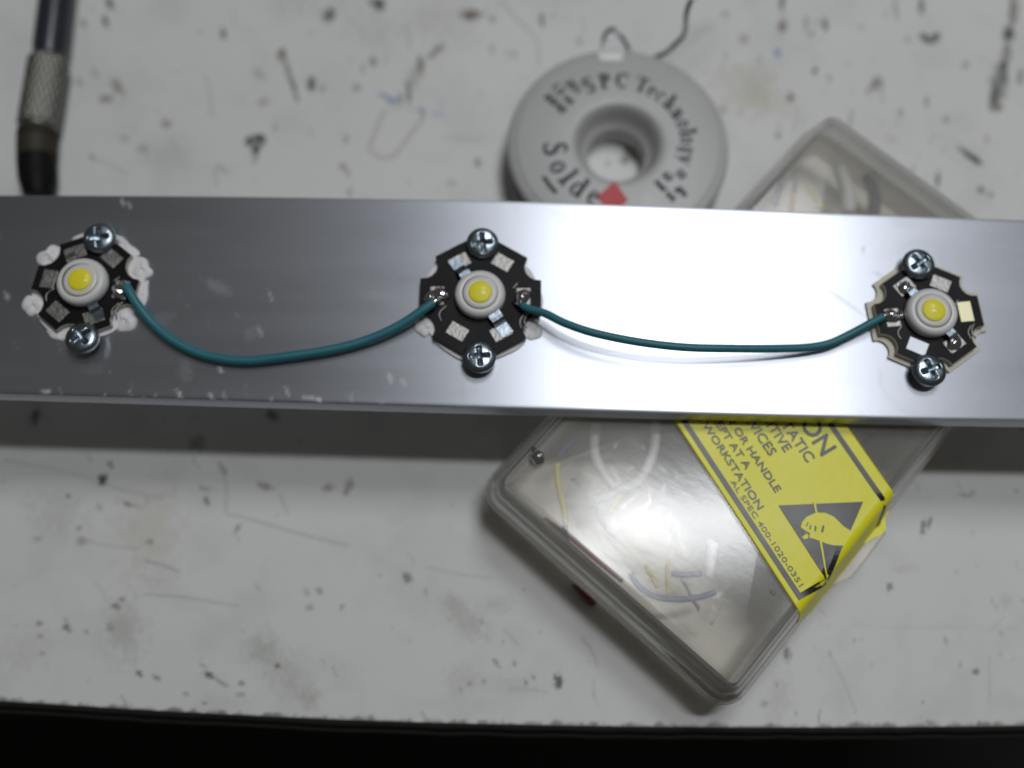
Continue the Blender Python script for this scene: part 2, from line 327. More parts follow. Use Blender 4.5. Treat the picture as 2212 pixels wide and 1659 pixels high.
# below the bar
for b in [(223, 1036, 11, 12, 0, DK, .92), (238, 1004, 5, 10, -35, DK, .6), (76, 900, 10, 18, 10, DK, .7), (588, 897, 14, 9, 35, DK, .7), (425, 955, 18, 16, 0, MID, .45), (276, 1090, 8, 4, 30, DK, .7), (292, 1093, 12, 4, 10, BR, .4), (147, 1072, 8, 4, 40, MID, .6), (215, 1096, 8, 5, 40, MID, .4),
          (446, 1082, 5, 12, -30, DK, .6), (440, 1055, 10, 5, 40, BR, .5), (572, 1050, 18, 7, 18, BR, .65), (709, 1054, 11, 7, 0, BR, .6), (755, 1046, 9, 14, 20, BR, .55), (747, 1062, 6, 8, 0, MID, .5), (481, 1012, 7, 14, -30, BR, .5), (512, 1142, 14, 5, -55, MID, .5), (662, 1278, 4, 9, -30, MID, .4), (690, 1277, 7, 6, 30, MID, .5),
          (251, 1310, 11, 5, 20, MID, .6), (263, 1294, 6, 5, 0, MID, .6), (237, 1355, 8, 9, 0, BR, .45), (144, 1357, 10, 7, 30, DK, .65), (84, 1346, 7, 6, 30, MID, .6), (88, 1374, 6, 5, 30, MID, .5), (187, 1366, 7, 4, 40, MID, .4), (91, 1410, 5, 5, 0, GR, .6), (301, 1456, 7, 5, 40, DK, .7), (338, 1463, 9, 5, 10, DK, .65), (450, 1457, 11, 6, 25, DK, .75), (474, 1471, 20, 4, 30, MID, .6), (438, 1437, 12, 4, 20, MID, .4), (522, 1476, 6, 5, 45, MID, .6), (402, 1500, 8, 4, 10, MID, .4), (443, 1519, 6, 4, 30, DK, .6), (518, 1500, 10, 6, 0, BR, .4), (600, 1439, 6, 5, 30, DK, .65), (668, 1312, 10, 7, 0, BR, .4), (740, 1312, 6, 6, 0, BR, .4), (177, 1168, 10, 10, 0, BR, .4), (170, 1140, 7, 6, 0, BR, .5), (325, 1170, 8, 6, 0, BR, .6), (80, 1165, 8, 5, 0, GR, .6),
          (880, 1249, 6, 14, -35, MID, .75), (886, 1246, 4, 10, -30, BR, .5), (1206, 1473, 9, 14, 0, DK, .85), (1207, 1476, 5, 7, 0, BR, .5), (1136, 1475, 4, 6, -20, DK, .6), (1153, 1462, 3, 5, -30, DK, .6), (1111, 1434, 5, 6, 0, MID, .5), (1072, 1433, 3, 12, -35, DK, .6), (1014, 1476, 5, 6, 0, MID, .4), (1046, 1472, 5, 4, 0, MID, .45), (995, 1488, 4, 6, -20, MID, .4), (1103, 1567, 9, 8, 0, DK, .8), (1167, 1366, 4, 4, 0, MID, .4), (822, 1243, 4, 5, 0, GR, .4),
          (1922, 1267, 6, 9, 15, MID, .7), (1698, 1413, 5, 15, 0, MID, .75), (1707, 1415, 4, 12, 0, BR, .5), (1792, 1412, 3, 6, 0, MID, .5), (2109, 1450, 7, 7, 0, DK, .65), (2075, 1436, 4, 6, -20, MID, .4), (1994, 1518, 4, 5, 0, DK, .6), (2044, 1385, 4, 9, -25, MID, .4), (1720, 1540, 3, 5, 0, MID, .4), (2008, 1560, 10, 6, 0, BR, .5), (1652, 1520, 8, 8, 0, BR, .4), (1846, 1565, 5, 4, 0, MID, .5),  # brown pair at the box's right edge paints its clip's shadow
          (1994, 1135, 4, 9, 10, DK, .8), (2008, 1130, 4, 12, 15, DK, .7), (1994, 1150, 4, 6, 0, DK, .7), (2085, 1070, 14, 4, 8, MID, .5), (2100, 1064, 6, 4, 0, MID, .5), (1845, 1385, 4, 5, 0, GR, .5)]:
    P.blob(*b, rough=.9, soft=.4)
for pts, wd, col, a in [([(444, 164), (452, 200), (455, 232), (453, 250)], 3, MID, .45), ([(503, 20), (505, 60)], 3, GR, .5), ([(609, 110), (625, 150), (641, 215)], 3.5, MID, .55), ([(463, 365), (470, 402)], 3, BR, .6), ([(210, 345), (245, 360), (275, 378)], 4, GR, .6), ([(300, 250), (303, 256)], 3, GR, .5), ([(370, 300), (385, 325)], 3, GR, .5), ([(690, 20), (703, 45)], 4, GR, .4), ([(640, 0), (650, 30)], 4, GR, .4),
                        ([(1080, 0), (1114, 38), (1145, 68), (1162, 96), (1164, 140)], 3.5, BR, .6), ([(875, 50), (882, 80), (886, 110)], 3, MID, .5), ([(750, 40), (770, 55), (790, 85)], 3, MID, .35), ([(1258, 35), (1262, 75)], 3, MID, .35),
                        ([(830, 240), (810, 285), (799, 318), (808, 332), (826, 341), (850, 336), (868, 316), (890, 285), (913, 256), (915, 240)], 6.5, (.24, .21, .16), .6), ([(845, 238), (872, 232), (905, 240)], 4, BR, .4),
                        ([(1843, 240), (1832, 280)], 4, MID, .5), ([(1723, 240), (1717, 280)], 3, MID, .4),
                        ([(482, 1021), (490, 1060), (487, 1105)], 4, BR, .4), ([(491, 1110), (560, 1127), (640, 1151), (750, 1178)], 4, BR, .5), ([(605, 1068), (620, 1110)], 3, MID, .5), ([(315, 1211), (350, 1221), (388, 1235)], 3.5, MID, .65), ([(310, 1283), (400, 1291), (515, 1309)], 3.5, BR, .5), ([(177, 1165), (230, 1178), (300, 1186)], 4, BR, .35), ([(552, 1262), (562, 1277)], 3, MID, .6), ([(262, 1503), (272, 1520)], 3, DK, .7), ([(718, 1440), (728, 1462)], 2.5, MID, .6), ([(10, 995), (100, 1010), (180, 1030), (270, 1060), (350, 1075)], 5, BR, .3), ([(205, 1260), (225, 1280)], 4, GR, .4),
                        ([(1089, 1360), (1116, 1391)], 2.5, MID, .6), ([(1255, 1375), (1278, 1405), (1290, 1440)], 2.5, MID, .6), ([(1281, 1470), (1283, 1500), (1292, 1523)], 2.5, MID, .5), ([(920, 1225), (990, 1240), (1060, 1250)], 4, GR, .5), ([(1100, 1488), (1150, 1490), (1185, 1497)], 4, BR, .3), ([(910, 1540), (932, 1562)], 3, DK, .6),
                        ([(1794, 1415), (1812, 1450), (1830, 1490), (1850, 1540)], 2.5, GR, .6), ([(1768, 1560), (1771, 1535)], 2.5, DK, .65), ([(2137, 1420), (2138, 1520)], 2.5, GR, .5), ([(1768, 1315), (1786, 1330)], 3, GR, .6), ([(1840, 1352), (2000, 1355), (2200, 1357)], 2.5, GR, .3), ([(2170, 1330), (2130, 1370)], 3, GR, .3), ([(880, 1195), (895, 1213)], 3, MID, .3)]:
    P.line(pts, wd, col, a)
# fine scattered specks, elongated along the wiping direction
for i in range(420):
    x, y = rng.uniform(-40, 2250), rng.uniform(-20, 1580)
    if rng.random() < .45 and x < 1500: continue
    s_ = rng.uniform(.7, 1.0)
    P.blob(x, y, rng.uniform(1.5, 3.5)*s_, rng.uniform(3, 11)*s_, rng.uniform(-25, 12) if y < 900 else rng.uniform(-60, 30), [MID, BR, GR, GR][rng.integers(4)], rng.uniform(.15, .6), rough=.8)
# worn, darkened lip along the front
fd = (Y-front[None, :]).ravel(); k = np.nonzero(fd < 1.2)[0]
wn = fbm(px[k]*.05, py[k]*.05)
P.mix(k, np.clip((.55+1.1*(wn-.5)*1.6-fd[k])/.5, 0, 1)*.8, (.12, .115, .10))
nx, ny = len(xs), len(vs)
idx = np.arange(nx*ny).reshape(ny, nx)
quads = np.stack([idx[:-1, :-1], idx[:-1, 1:], idx[1:, 1:], idx[1:, :-1]], -1).reshape(-1, 4)
def grid_mesh(name, co, quads, mat, parent, cols=None, attr=None):
    me = bpy.data.meshes.new(name); me.vertices.add(len(co)); me.vertices.foreach_set("co", (co*MM).ravel())
    n = len(quads); me.loops.add(n*4); me.loops.foreach_set("vertex_index", quads.ravel().astype(np.int32))
    me.polygons.add(n); me.polygons.foreach_set("loop_start", np.arange(0, n*4, 4, dtype=np.int32)); me.polygons.foreach_set("loop_total", np.full(n, 4, np.int32))
    me.update(calc_edges=True); me.materials.append(mat)
    if attr:
        if cols.ndim == 2:
            a = me.attributes.new(attr, 'FLOAT_COLOR', 'POINT'); a.data.foreach_set("color", np.c_[cols, np.ones(len(cols))].astype(np.float32).ravel())
        else:
            a = me.attributes.new(attr, 'FLOAT', 'POINT'); a.data.foreach_set("value", cols.astype(np.float32))
    me.polygons.foreach_set("use_smooth", [True]*n)
    return link(bpy.data.objects.new(name, me), parent)
grid_mesh("tabletop", np.stack([X.ravel(), Y.ravel(), np.zeros(X.size)], -1), quads, m_bench, bench, P.c, "grime")
def edge_sweep(name, prof, mat):
    v, f = [], []; sx = np.arange(-320, 320.1, 4); fy = np.interp(sx, xs, front); m = len(prof)
    for x, y in zip(sx, fy):
        j = (vnoise(np.array([x*.35]), np.array([3.3]))[0]-.5)*.35
        for (dy, z) in prof: v.append((x, y+dy+j*(dy < -.4), z))
    for i in range(len(sx)-1):
        for q in range(m-1): f.append((i*m+q, (i+1)*m+q, (i+1)*m+q+1, i*m+q+1))
    return recalc(mesh_obj(name, v, f, mat, bench))
edge_sweep("edge_trim", [(0, -.05), (-.5, -.15), (-1.0, -.6), (-1.2, -1.4), (-1.2, -3.2)], m_trim)
edge_sweep("board_core", [(-1.2, -3.3), (-1.9, -3.5), (-2.2, -4.2), (-2.2, -19), (300, -19)], m_core)

# ------------------------------------------------------------------ aluminium bar
ZB0, ZB1 = 20.5, 24.5
def ext(pts):
    p = [at(x, y, ZB1)[:2] for x, y in pts]; p = [np.array(q) for q in p]
    a = p[0]+(p[0]-p[1])/np.linalg.norm(p[0]-p[1])*60; b = p[-1]+(p[-1]-p[-2])/np.linalg.norm(p[-1]-p[-2])*60
    return np.array([a]+p+[b])
topE = ext([(0, 420), (300, 421), (550, 423), (1106, 432), (1600, 451), (1900, 462), (2212, 474)])
botE = ext([(0, 850), (300, 859), (550, 867), (1106, 883), (1600, 897), (1900, 904), (2212, 909)])
bx = np.arange(-146, 146.1, .4)
def smooth(a, n=61): return np.convolve(np.pad(a, n//2, mode='edge'), np.ones(n)/n, 'valid')
yb = smooth(np.interp(bx, botE[:, 0], botE[:, 1])); yt = smooth(np.interp(bx, topE[:, 0], topE[:, 1]))
tv = np.concatenate([[0, .0045, .011], np.linspace(.02, .98, 96), [.989, .9955, 1]])
zt = np.full(len(tv), ZB1); zt[0] -= .42; zt[1] -= .13; zt[2] -= .02; zt[-1] -= .42; zt[-2] -= .13; zt[-3] -= .02
BX = np.repeat(bx[None], len(tv), 0); BY = yb[None]+(yt-yb)[None]*tv[:, None]; BZ = np.repeat(zt[:, None], len(bx), 1)
co = np.stack([BX.ravel(), BY.ravel(), BZ.ravel()], -1); nb = len(bx)
low0 = np.stack([bx, yb, np.full(nb, ZB0)], -1); low1 = np.stack([bx, yt, np.full(nb, ZB0)], -1)
bpx, bpy_ = to_px(co[:, 0], co[:, 1], ZB1)
S = Paint(bpx, bpy_, np.zeros(len(co)+2*nb)); S.x = np.r_[bpx, np.full(2*nb, -9e3)]; S.y = np.r_[bpy_, np.full(2*nb, -9e3)]
for b in [(842, 816, 5, 13, -20, 0, .7), (872, 826, 5, 9, -25, 0, .6), (1000, 850, 5, 28, -4, 0, .3), (965, 850, 3, 22, -15, 0, .3), (265, 436, 3, 9, -25, 0, .5), (280, 444, 3, 9, -20, 0, .5), (15, 640, 5, 9, -30, 0, .4), (560, 715, 5, 11, -25, 0, .35), (540, 723, 12, 14, 0, 0, .08), (475, 797, 4, 10, -30, 0, .6), (400, 800, 14, 26, 0, 0, .10), (350, 690, 26, 14, -30, 0, .06), (585, 640, 3, 12, -20, 0, .4), (470, 620, 30, 12, 30, 0, .14), (200, 800, 20, 12, 0, 0, .06),
          (388, 851, 4, 10, -30, 0, .7), (455, 855, 4, 10, -25, 0, .6), (672, 860, 16, 5, 10, 0, .5), (690, 865, 4, 8, -20, 0, .8), (620, 845, 3, 10, -25, 0, .5), (100, 846, 10, 5, 0, 0, .5), (1230, 470, 30, 8, 20, 0, .12), (1910, 600, 26, 4, 30, 0, .35), (1830, 655, 50, 4, 35, 0, .3), (1865, 540, 4, 9, 0, 0, .35), (1950, 480, 30, 12, 0, 0, .15), (820, 640, 40, 10, 10, 0, .1)]:
    S.blob(*b, rough=.8, soft=.5)
for i in range(60):
    x = rng.uniform(-60, 2280); y0 = float(np.interp(x, [0, 550, 1106, 1600, 2212], [850, 867, 883, 897, 909]))
    S.blob(x, y0-rng.uniform(0, 22)*rng.random(), rng.uniform(1.5, 3), rng.uniform(3, 12), rng.uniform(-35, 5), 0, rng.uniform(.1, .4), rough=.8)
for i in range(40):
    x = rng.uniform(-60, 2280); y = rng.uniform(430, 880)
    S.blob(x, y, rng.uniform(1.2, 2.5), rng.uniform(4, 16), rng.uniform(-40, 25), 0, rng.uniform(.04, .16), rough=.8)
for cxp, cyp, r in [(2003, 800, 108), (2003, 800, 102), (1985, 565, 52), (1985, 565, 44)]:
    S.line([(cxp+r*math.cos(t), cyp+.93*r*math.sin(t)) for t in np.linspace(.15*math.pi, 1.0*math.pi, 14)] if r > 60 else [(cxp+r*math.cos(t), cyp+.93*r*math.sin(t)) for t in np.linspace(-.9*math.pi, .3*math.pi, 14)], 2.2, a=.28)
gi = np.arange(len(tv)*nb).reshape(len(tv), nb)
q = [np.stack([gi[:-1, :-1], gi[:-1, 1:], gi[1:, 1:], gi[1:, :-1]], -1).reshape(-1, 4)]
L0 = len(co)+np.arange(nb); L1 = len(co)+nb+np.arange(nb)
q.append(np.stack([L0[:-1], L0[1:], gi[0, 1:], gi[0, :-1]], -1)); q.append(np.stack([gi[-1, :-1], gi[-1, 1:], L1[1:], L1[:-1]], -1)); q.append(np.stack([L1[:-1], L1[1:], L0[1:], L0[:-1]], -1))
bar = grid_mesh("aluminium_bar", np.r_[co, low0, low1], np.concatenate(q), m_alu, None, np.clip(S.c, 0, 1), "scuff")
bm = bmesh.new(); bm.from_mesh(bar.data); bm.verts.ensure_lookup_table()
for i in (0, nb-1):
    bm.faces.new([bm.verts[int(v)] for v in list(gi[:, i])+[L1[i], L0[i]]])
bmesh.ops.recalc_face_normals(bm, faces=bm.faces); bm.to_mesh(bar.data); bm.free()
auto_sharp(bar, 50)
tag(bar, "flat brushed aluminium bar with scuffs lying across the spool and the clear box", "metal bar")

# ------------------------------------------------------------------ led modules
def hex_board(scale=1.0, ap=10.0, notch=2.15, nc=10.9):
    "hexagon of apothem ap with a round bite at each corner; corners at 30, 90, ... degrees"
    pts = []
    for k in range(6):
        a = math.radians(30+60*k)
        cx, cy = nc*math.cos(a), nc*math.sin(a)
        tang = (-math.sin(a), math.cos(a))
        for j in range(9):
            t = math.pi*(j/8)
            # from the side facing the previous flat round the inside to the next flat
            dx = -math.cos(t)*notch; dr = -math.sin(t)*notch*.95
            # open mouth: ends slide out to the flats
            x = cx+tang[0]*dx+math.cos(a)*dr; y = cy+tang[1]*dx+math.sin(a)*dr
            if j in (0, 8):
                sgn = -1 if j == 0 else 1
                fa = a+sgn*math.radians(30)        # the flat next to this end
                e = ap-(x*math.cos(fa)+y*math.sin(fa)); s2 = e/math.cos(math.radians(30))
                x += math.cos(a)*s2; y += math.sin(a)*s2
            pts.append((x*scale, y*scale))
    return pts
def screw_mesh():
    prof_r, zz = np.linspace(0, 1, 15), None
    R, H = 2.75, 1.55; n = 56; v, f = [(0, 0, 0)], []
    def zf(x, y):
        r = math.hypot(x, y)/R
        z = .55+(H-.55)*math.sqrt(max(0, 1-(r*.985)**3.2))
        c = min(max(abs(x)-.36, abs(y)-1.75), max(abs(y)-.36, abs(x)-1.75))
        dep = np.clip((-c+.05)/.22, 0, 1)*1.1*max(0, 1-.55*math.hypot(x, y)/1.75)
        return z-dep
    v = [(0, 0, zf(0, 0))]
    rings = 22
    for i in range(1, rings+1):
        r = R*(i/rings)**.85
        for k in range(n):
            a = 2*math.pi*k/n; x, y = r*math.cos(a), r*math.sin(a); v.append((x, y, zf(x, y)))
    for k in range(n): f.append((0, 1+k, 1+(k+1) % n))
    for i in range(rings-1):
        for k in range(n):
            a, b = 1+i*n, 1+(i+1)*n; l = (k+1) % n; f.append((a+k, b+k, b+l, a+l))
    b = 1+(rings-1)*n; c = len(v)
    for k in range(n): v.append((v[b+k][0]*.97, v[b+k][1]*.97, 0))
    for k in range(n): l = (k+1) % n; f.append((b+k, c+k, c+l, b+l))
    return v, f
SCREW = screw_mesh()
TB = 1.5
def module(loc, rz, sc_, label, pad_mat, pad_r, pad_squash, edge_mat, pads, blobs, leads, screws, notch, paste=()):
    root = empty("led_module", loc, label, "led module", "white led star modules screwed to the bar", rz)
    # insulating pad below the board, slightly uneven
    pv, n = [], 72
    for i in range(n):
        a = 2*math.pi*i/n; r = pad_r*(1+.018*math.sin(3*a+1)+.012*math.sin(7*a+2)+.008*math.sin(13*a))
        pv.append((r*math.cos(a)+pad_squash[0], r*math.sin(a)+pad_squash[1]))
    if pad_r < 1: pv = hex_board(pad_r, notch=notch*.8); pv = [(x+pad_squash[0], y+pad_squash[1]) for x, y in pv]
    bevel(mesh_obj("insulating_pad", *prism(pv, .02, .5), pad_mat, root, smooth=False), .12)
    bd = hex_board(sc_, notch=notch); v, f = prism(bd, .52, TB)
    o = mesh_obj("circuit_board", v, f, m_black, root, smooth=False); o.data.materials.append(edge_mat)
    for p in o.data.polygons:
        if abs(p.normal.z) < .5: p.material_index = 1
    bevel(o, .07, 1)
    for (ang, r, lw, ww, m) in pads:
        a = math.radians(ang); hw, hl = ww/2, lw/2
        poly = [(-hl, -hw), (hl, -hw), (hl, hw), (-hl, hw)]
        poly = [rot2((p[0]+r*sc_, p[1]), 0) for p in poly]; poly = [rot2(p, a) for p in poly]
        bevel(mesh_obj("solder_pad", *prism(poly, TB-.01, TB+.16), m, root, smooth=False), .06)
    for tr in ([(7.6, -2.6), (6.6, -4.1), (6.9, -5.6)], [(8.2, -2.3), (7.3, -4.0), (7.7, -5.4)], [(5.2, 1.4), (6.2, 2.6)], [(-5.4, -1.6), (-6.6, -3.0), (-6.2, -4.6)]):
        mesh_obj("trace", *tube([(x*sc_, y*sc_, TB+.02) for x, y in tr], .16, 6, 4), m_tin, root)
    for (ang, r, ra, rb, h) in blobs:
        a = math.radians(ang); v, f = [], []
        N, Mr = 20, 8
        for i in range(Mr+1):
            t = math.pi/2*i/Mr
            for k in range(N):
                p = 2*math.pi*k/N; wob = 1+.10*math.sin(2*p+ang)+.06*math.sin(3*p)
                x, y = ra*math.cos(t)*math.cos(p)*wob+r*sc_, rb*math.cos(t)*math.sin(p)*wob
                x, y = rot2((x, y), a); v.append((x, y, TB+.05+h*math.sin(t)*(1+.12*math.sin(p+ang))))
        for i in range(Mr):
            for k in range(N): l = (k+1) % N; f.append((i*N+k, i*N+l, (i+1)*N+l, (i+1)*N+k))
        recalc(mesh_obj("solder_blob", v, f, m_solder, root))
    # white heat-sink paste squeezed out into the corner notches
    for (ang, r, ra, rb, h) in paste:
        a = math.radians(ang); v, f = [], []; N, Mr = 22, 7
        for i in range(Mr+1):
            t = math.pi/2*i/Mr
            for k in range(N):
                p = 2*math.pi*k/N; wob = 1+.20*math.sin(2*p+ang)+.14*math.sin(3*p+2*ang)+.07*math.sin(5*p+ang)
                x, y = rot2((ra*math.cos(t)*math.cos(p)*wob+r*sc_, rb*math.cos(t)*math.sin(p)*wob), a); v.append((x, y, .06+.6*h*math.sin(t)*(1+.25*math.sin(2*p+1))))
        for i in range(Mr):
            for k in range(N): l = (k+1) % N; f.append((i*N+k, i*N+l, (i+1)*N+l, (i+1)*N+k))
        recalc(mesh_obj("paste_blob", v, f, m_white, root))
    # emitter
    led = link(bpy.data.objects.new("led_emitter", None), root); led.empty_display_size = .005
    body = [(0, TB+.1), (3.9, TB+.1), (4.2, TB+.3), (4.25, TB+.9), (4.12, TB+1.5), (3.8, TB+1.95), (3.3, TB+2.08), (3.05, TB+2.0), (2.75, TB+1.98), (2.55, TB+2.1), (2.2, TB+2.14), (2.0, TB+2.1), (0, TB+2.1)]
    auto_sharp(mesh_obj("led_body", *lathe(body, 64), m_ledw, led), 50)
    recalc(mesh_obj("phosphor", *lathe([(1.98, TB+2.0), (1.95, TB+2.2), (1.7, TB+2.3), (1.0, TB+2.38), (0, TB+2.4)], 48), m_phos, led))
    dome = [(3.02, TB+1.99)]+[(2.98*math.cos(t), TB+2.02+1.6*math.sin(t)) for t in np.linspace(0, math.pi/2, 14)]
    recalc(mesh_obj("lens", *lathe(dome, 56), m_dome, led))
    for ang, wd, mt in leads:
        a = math.radians(ang); path = [(3.6, TB+1.2), (4.9, TB+1.2), (5.4, TB+1.05), (5.8, TB+.5), (6.3, TB+.3), (8.1*sc_, TB+.3)]
        v, f = [], []
        for (r, z) in path:
            for s in (-1, 1):
                for dz in (-.09, .09):
                    x, y = rot2((r, s*wd/2), a); v.append((x, y, z+dz))
        for i in range(len(path)-1):
            b = i*4; c = b+4
            f += [(b, b+1, c+1, c), (b+2, c+2, c+3, b+3), (b+1, b+3, c+3, c+1), (b, c, c+2, b+2)]
        f += [(0, 2, 3, 1), (len(v)-4, len(v)-3, len(v)-1, len(v)-2)]
        recalc(mesh_obj("led_lead", v, f, mt, root, smooth=False))
    for (x, y, spin, tiltx, tilty) in screws:
        s_ = mesh_obj("screw", *SCREW, m_steel, root); auto_sharp(s_, 60)
        s_.location = (x*MM, y*MM, (TB+.02)*MM); s_.rotation_euler = (tiltx, tilty, spin)
    return root
c1, c2, c3 = at(191, 622, ZB1), at(1038, 648, ZB1), at(1999, 687, ZB1)
T = m_tin
std_pads = lambda ex: [(a, 7.1, 2.4, 3.3, T) for a in (0, 60, 120, 180, 240, 300) if a not in ex]
def sc_pos(c, rz, pxs):
    o = []
    for (x, y, s, tx, ty) in pxs:
        p = at(x, y, ZB1+TB+1.4); q_ = rot2((p[0]-c[0], p[1]-c[1]), -rz); o.append((q_[0], q_[1], s, tx, ty))
    return o
r1, r2, r3 = math.radians(-9), math.radians(-1), math.radians(5)
module((c1[0], c1[1], ZB1), r1, .885, "led star module on a wide round white pad, leftmost on the bar", m_white, 9.55, (.15, -.05), m_edgew,
       std_pads([]), [(-3, 7.0, 1.5, 1.3, .95)], [(-52, 1.7, m_steel), (128, 1.7, m_tin)], sc_pos(c1, r1, [(211, 510, .3, .10, .05), (173, 727, .9, -.05, .06)]), 2.85, [(30, 10.6, 1.9, 1.9, 1.25), (150, 10.6, 1.9, 1.9, 1.35), (210, 10.6, 1.9, 2.0, 1.35), (330, 10.6, 2.0, 1.9, 1.3), (105, 10.9, .9, 2.2, .8), (255, 10.7, .9, 2.0, .8), (283, 11.0, .9, 2.6, .85), (62, 10.9, .8, 2.6, .8), (2, 10.8, .8, 2.8, .8)])
module((c2[0], c2[1], ZB1), r2, 1.025, "black led star module in the middle, with green wires soldered on both sides", m_white, 10.25, (.1, -.75), m_edgeb,
       std_pads([]), [(178, 6.5, 1.5, 1.25, 1.2), (182, 8.2, 1.2, 1.2, .8), (0, 7.0, 1.35, 1.45, 1.15)], [(-55, 2.1, m_steel), (126, 1.9, m_steel)], sc_pos(c2, r2, [(1042, 521, .15, .18, .0), (1035, 768, .1, 0, .03)]), 2.35, [(210, 10.3, 1.6, 1.7, 1.0), (330, 10.3, 1.6, 1.6, .9)])
module((c3[0], c3[1], ZB1), r3, .885, "led star module with cream board edges, nearest the right end of the bar", m_cream, .965, (-.1, .05), m_edgew,
       [(0, 7.0, 2.3, 3.6, simple("gold_pad", (.50, .48, .32), .45, metal=1, var=.2, scale=900)), (60, 7, 2.3, 3.2, T), (120, 7, 2.4, 3.2, T), (180, 7, 2.4, 3.2, T), (240, 7, 2.4, 3.3, simple("bright_pad", (.40, .43, .46), .48, metal=1)), (300, 7, 2.4, 3.2, T)],
       [(178, 7.3, 1.3, 1.3, 1.15), (176, 5.5, .7, 1.1, .7), (122, 6.9, 1.0, 1.3, .95), (-60, 6.9, 1.2, 1.5, 1.0)], [(-58, 1.5, m_steel), (122, 1.5, m_steel)], sc_pos(c3, r3, [(1987, 567, .5, .05, 0), (2011, 797, .25, 0, .04)]), 2.35)

# ------------------------------------------------------------------ hook-up wires
def wire(name, pxz, r, mat, label, cat="wire", group=None):
    pts = [np.array(at(x, y, z)) for x, y, z in pxz]
    for p in pts[2:-2]: p += rng.uniform(-.12, .12, 3)*np.array([1, 1, .5])
    o = mesh_obj(name, *tube(pts, r, 14), mat); tag(o, label, cat, group)
    for a, b in ((pts[0], pts[1]), (pts[-1], pts[-2])):
        d = (a-b)/np.linalg.norm(a-b); e = [a-d*.6, a+d*.5, a+d*1.1+np.array([0, 0, -.35]), a+d*1.8+np.array([0, 0, -1.0])]
        mesh_obj("bare_end", *tube(e, r*.62, 9, 4), m_solder, o)
    return o
Z = ZB1
wire("hookup_wire", [(272, 618, Z+2.6), (280, 631, Z+2.7), (296, 657, Z+2.4), (329, 700, Z+1.7), (378, 739, Z+1.3), (444, 766, Z+1.1), (526, 779, Z+1.1), (625, 771, Z+1.2), (724, 755, Z+1.3), (800, 733, Z+1.5), (862, 703, Z+2.0), (912, 671, Z+2.6), (936, 654, Z+2.7)], .80, m_teal,
     "green wire sagging between the left and the middle led module", "wire", "green wires joining the led modules")
wire("hookup_wire", [(1128, 660, Z+2.7), (1142, 667, Z+3.0), (1176, 678, Z+3.6), (1223, 700, Z+4.4), (1285, 720, Z+5.0), (1378, 738, Z+5.2), (1480, 749, Z+4.8), (1577, 753, Z+4.0), (1670, 754, Z+3.0), (1747, 750, Z+2.0), (1794, 740, Z+1.8), (1841, 719, Z+2.0), (1881, 698, Z+2.6), (1908, 684, Z+2.7)], .68, m_teal,
     "thin green wire arching across the bright glare between the middle and the right led module", "wire", "green wires joining the led modules")

# ------------------------------------------------------------------ printing helpers
def text_mesh(body, size, bold=0.0):
    cu = bpy.data.curves.new("t", 'FONT'); cu.body = body; cu.size = size; cu.offset = bold; cu.resolution_u = 3
    o = bpy.data.objects.new("t", cu); sc.collection.objects.link(o)
    dg = bpy.context.evaluated_depsgraph_get(); me = o.evaluated_get(dg).to_mesh()
    v = [(p.co.x, p.co.y) for p in me.vertices]; f = [tuple(p.vertices) for p in me.polygons]
    o.evaluated_get(dg).to_mesh_clear(); bpy.data.objects.remove(o); bpy.data.curves.remove(cu)
    return v, f
class G2:                                           # flat glyph shapes made of quads
    def __init__(s): s.v, s.f = [], []
    def quad(s, a, b, c, d):
        n = len(s.v); s.v += [a, b, c, d]; s.f.append((n, n+1, n+2, n+3))
    def rect(s, x0, y0, x1, y1, nx=1):
        s.quad((x0, y0), (x1, y0), (x1, y1), (x0, y1))
    def arc(s, cx, cy, rx, ry, a0, a1, thin, thick, n=16):
        pr = None
        for i in range(n+1):
            a = math.radians(a0+(a1-a0)*i/n); t = thin+(thick-thin)*abs(math.cos(a))**1.5
            p = (cx+(rx+t/2)*math.cos(a), cy+(ry+t/2)*math.sin(a)); q_ = (cx+(rx-t/2)*math.cos(a), cy+(ry-t/2)*math.sin(a))
            if pr: s.quad(pr[1], pr[0], p, q_)
            pr = (p, q_)
    def stroke(s, pts, w0, w1=None):
        w1 = w0 if w1 is None else w1; n = len(pts); L = []
        for i, p in enumerate(pts):
            a, b = pts[max(0, i-1)], pts[min(n-1, i+1)]; dx, dy = b[0]-a[0], b[1]-a[1]; l = math.hypot(dx, dy)
            t = i/(n-1); wv = w0+(w1-w0)*math.sin(math.pi*t)
            L.append(((p[0]-dy/l*wv/2, p[1]+dx/l*wv/2), (p[0]+dy/l*wv/2, p[1]-dx/l*wv/2)))
        for i in range(n-1): s.quad(L[i][1], L[i+1][1], L[i+1][0], L[i][0])
K, N_ = .255, .10
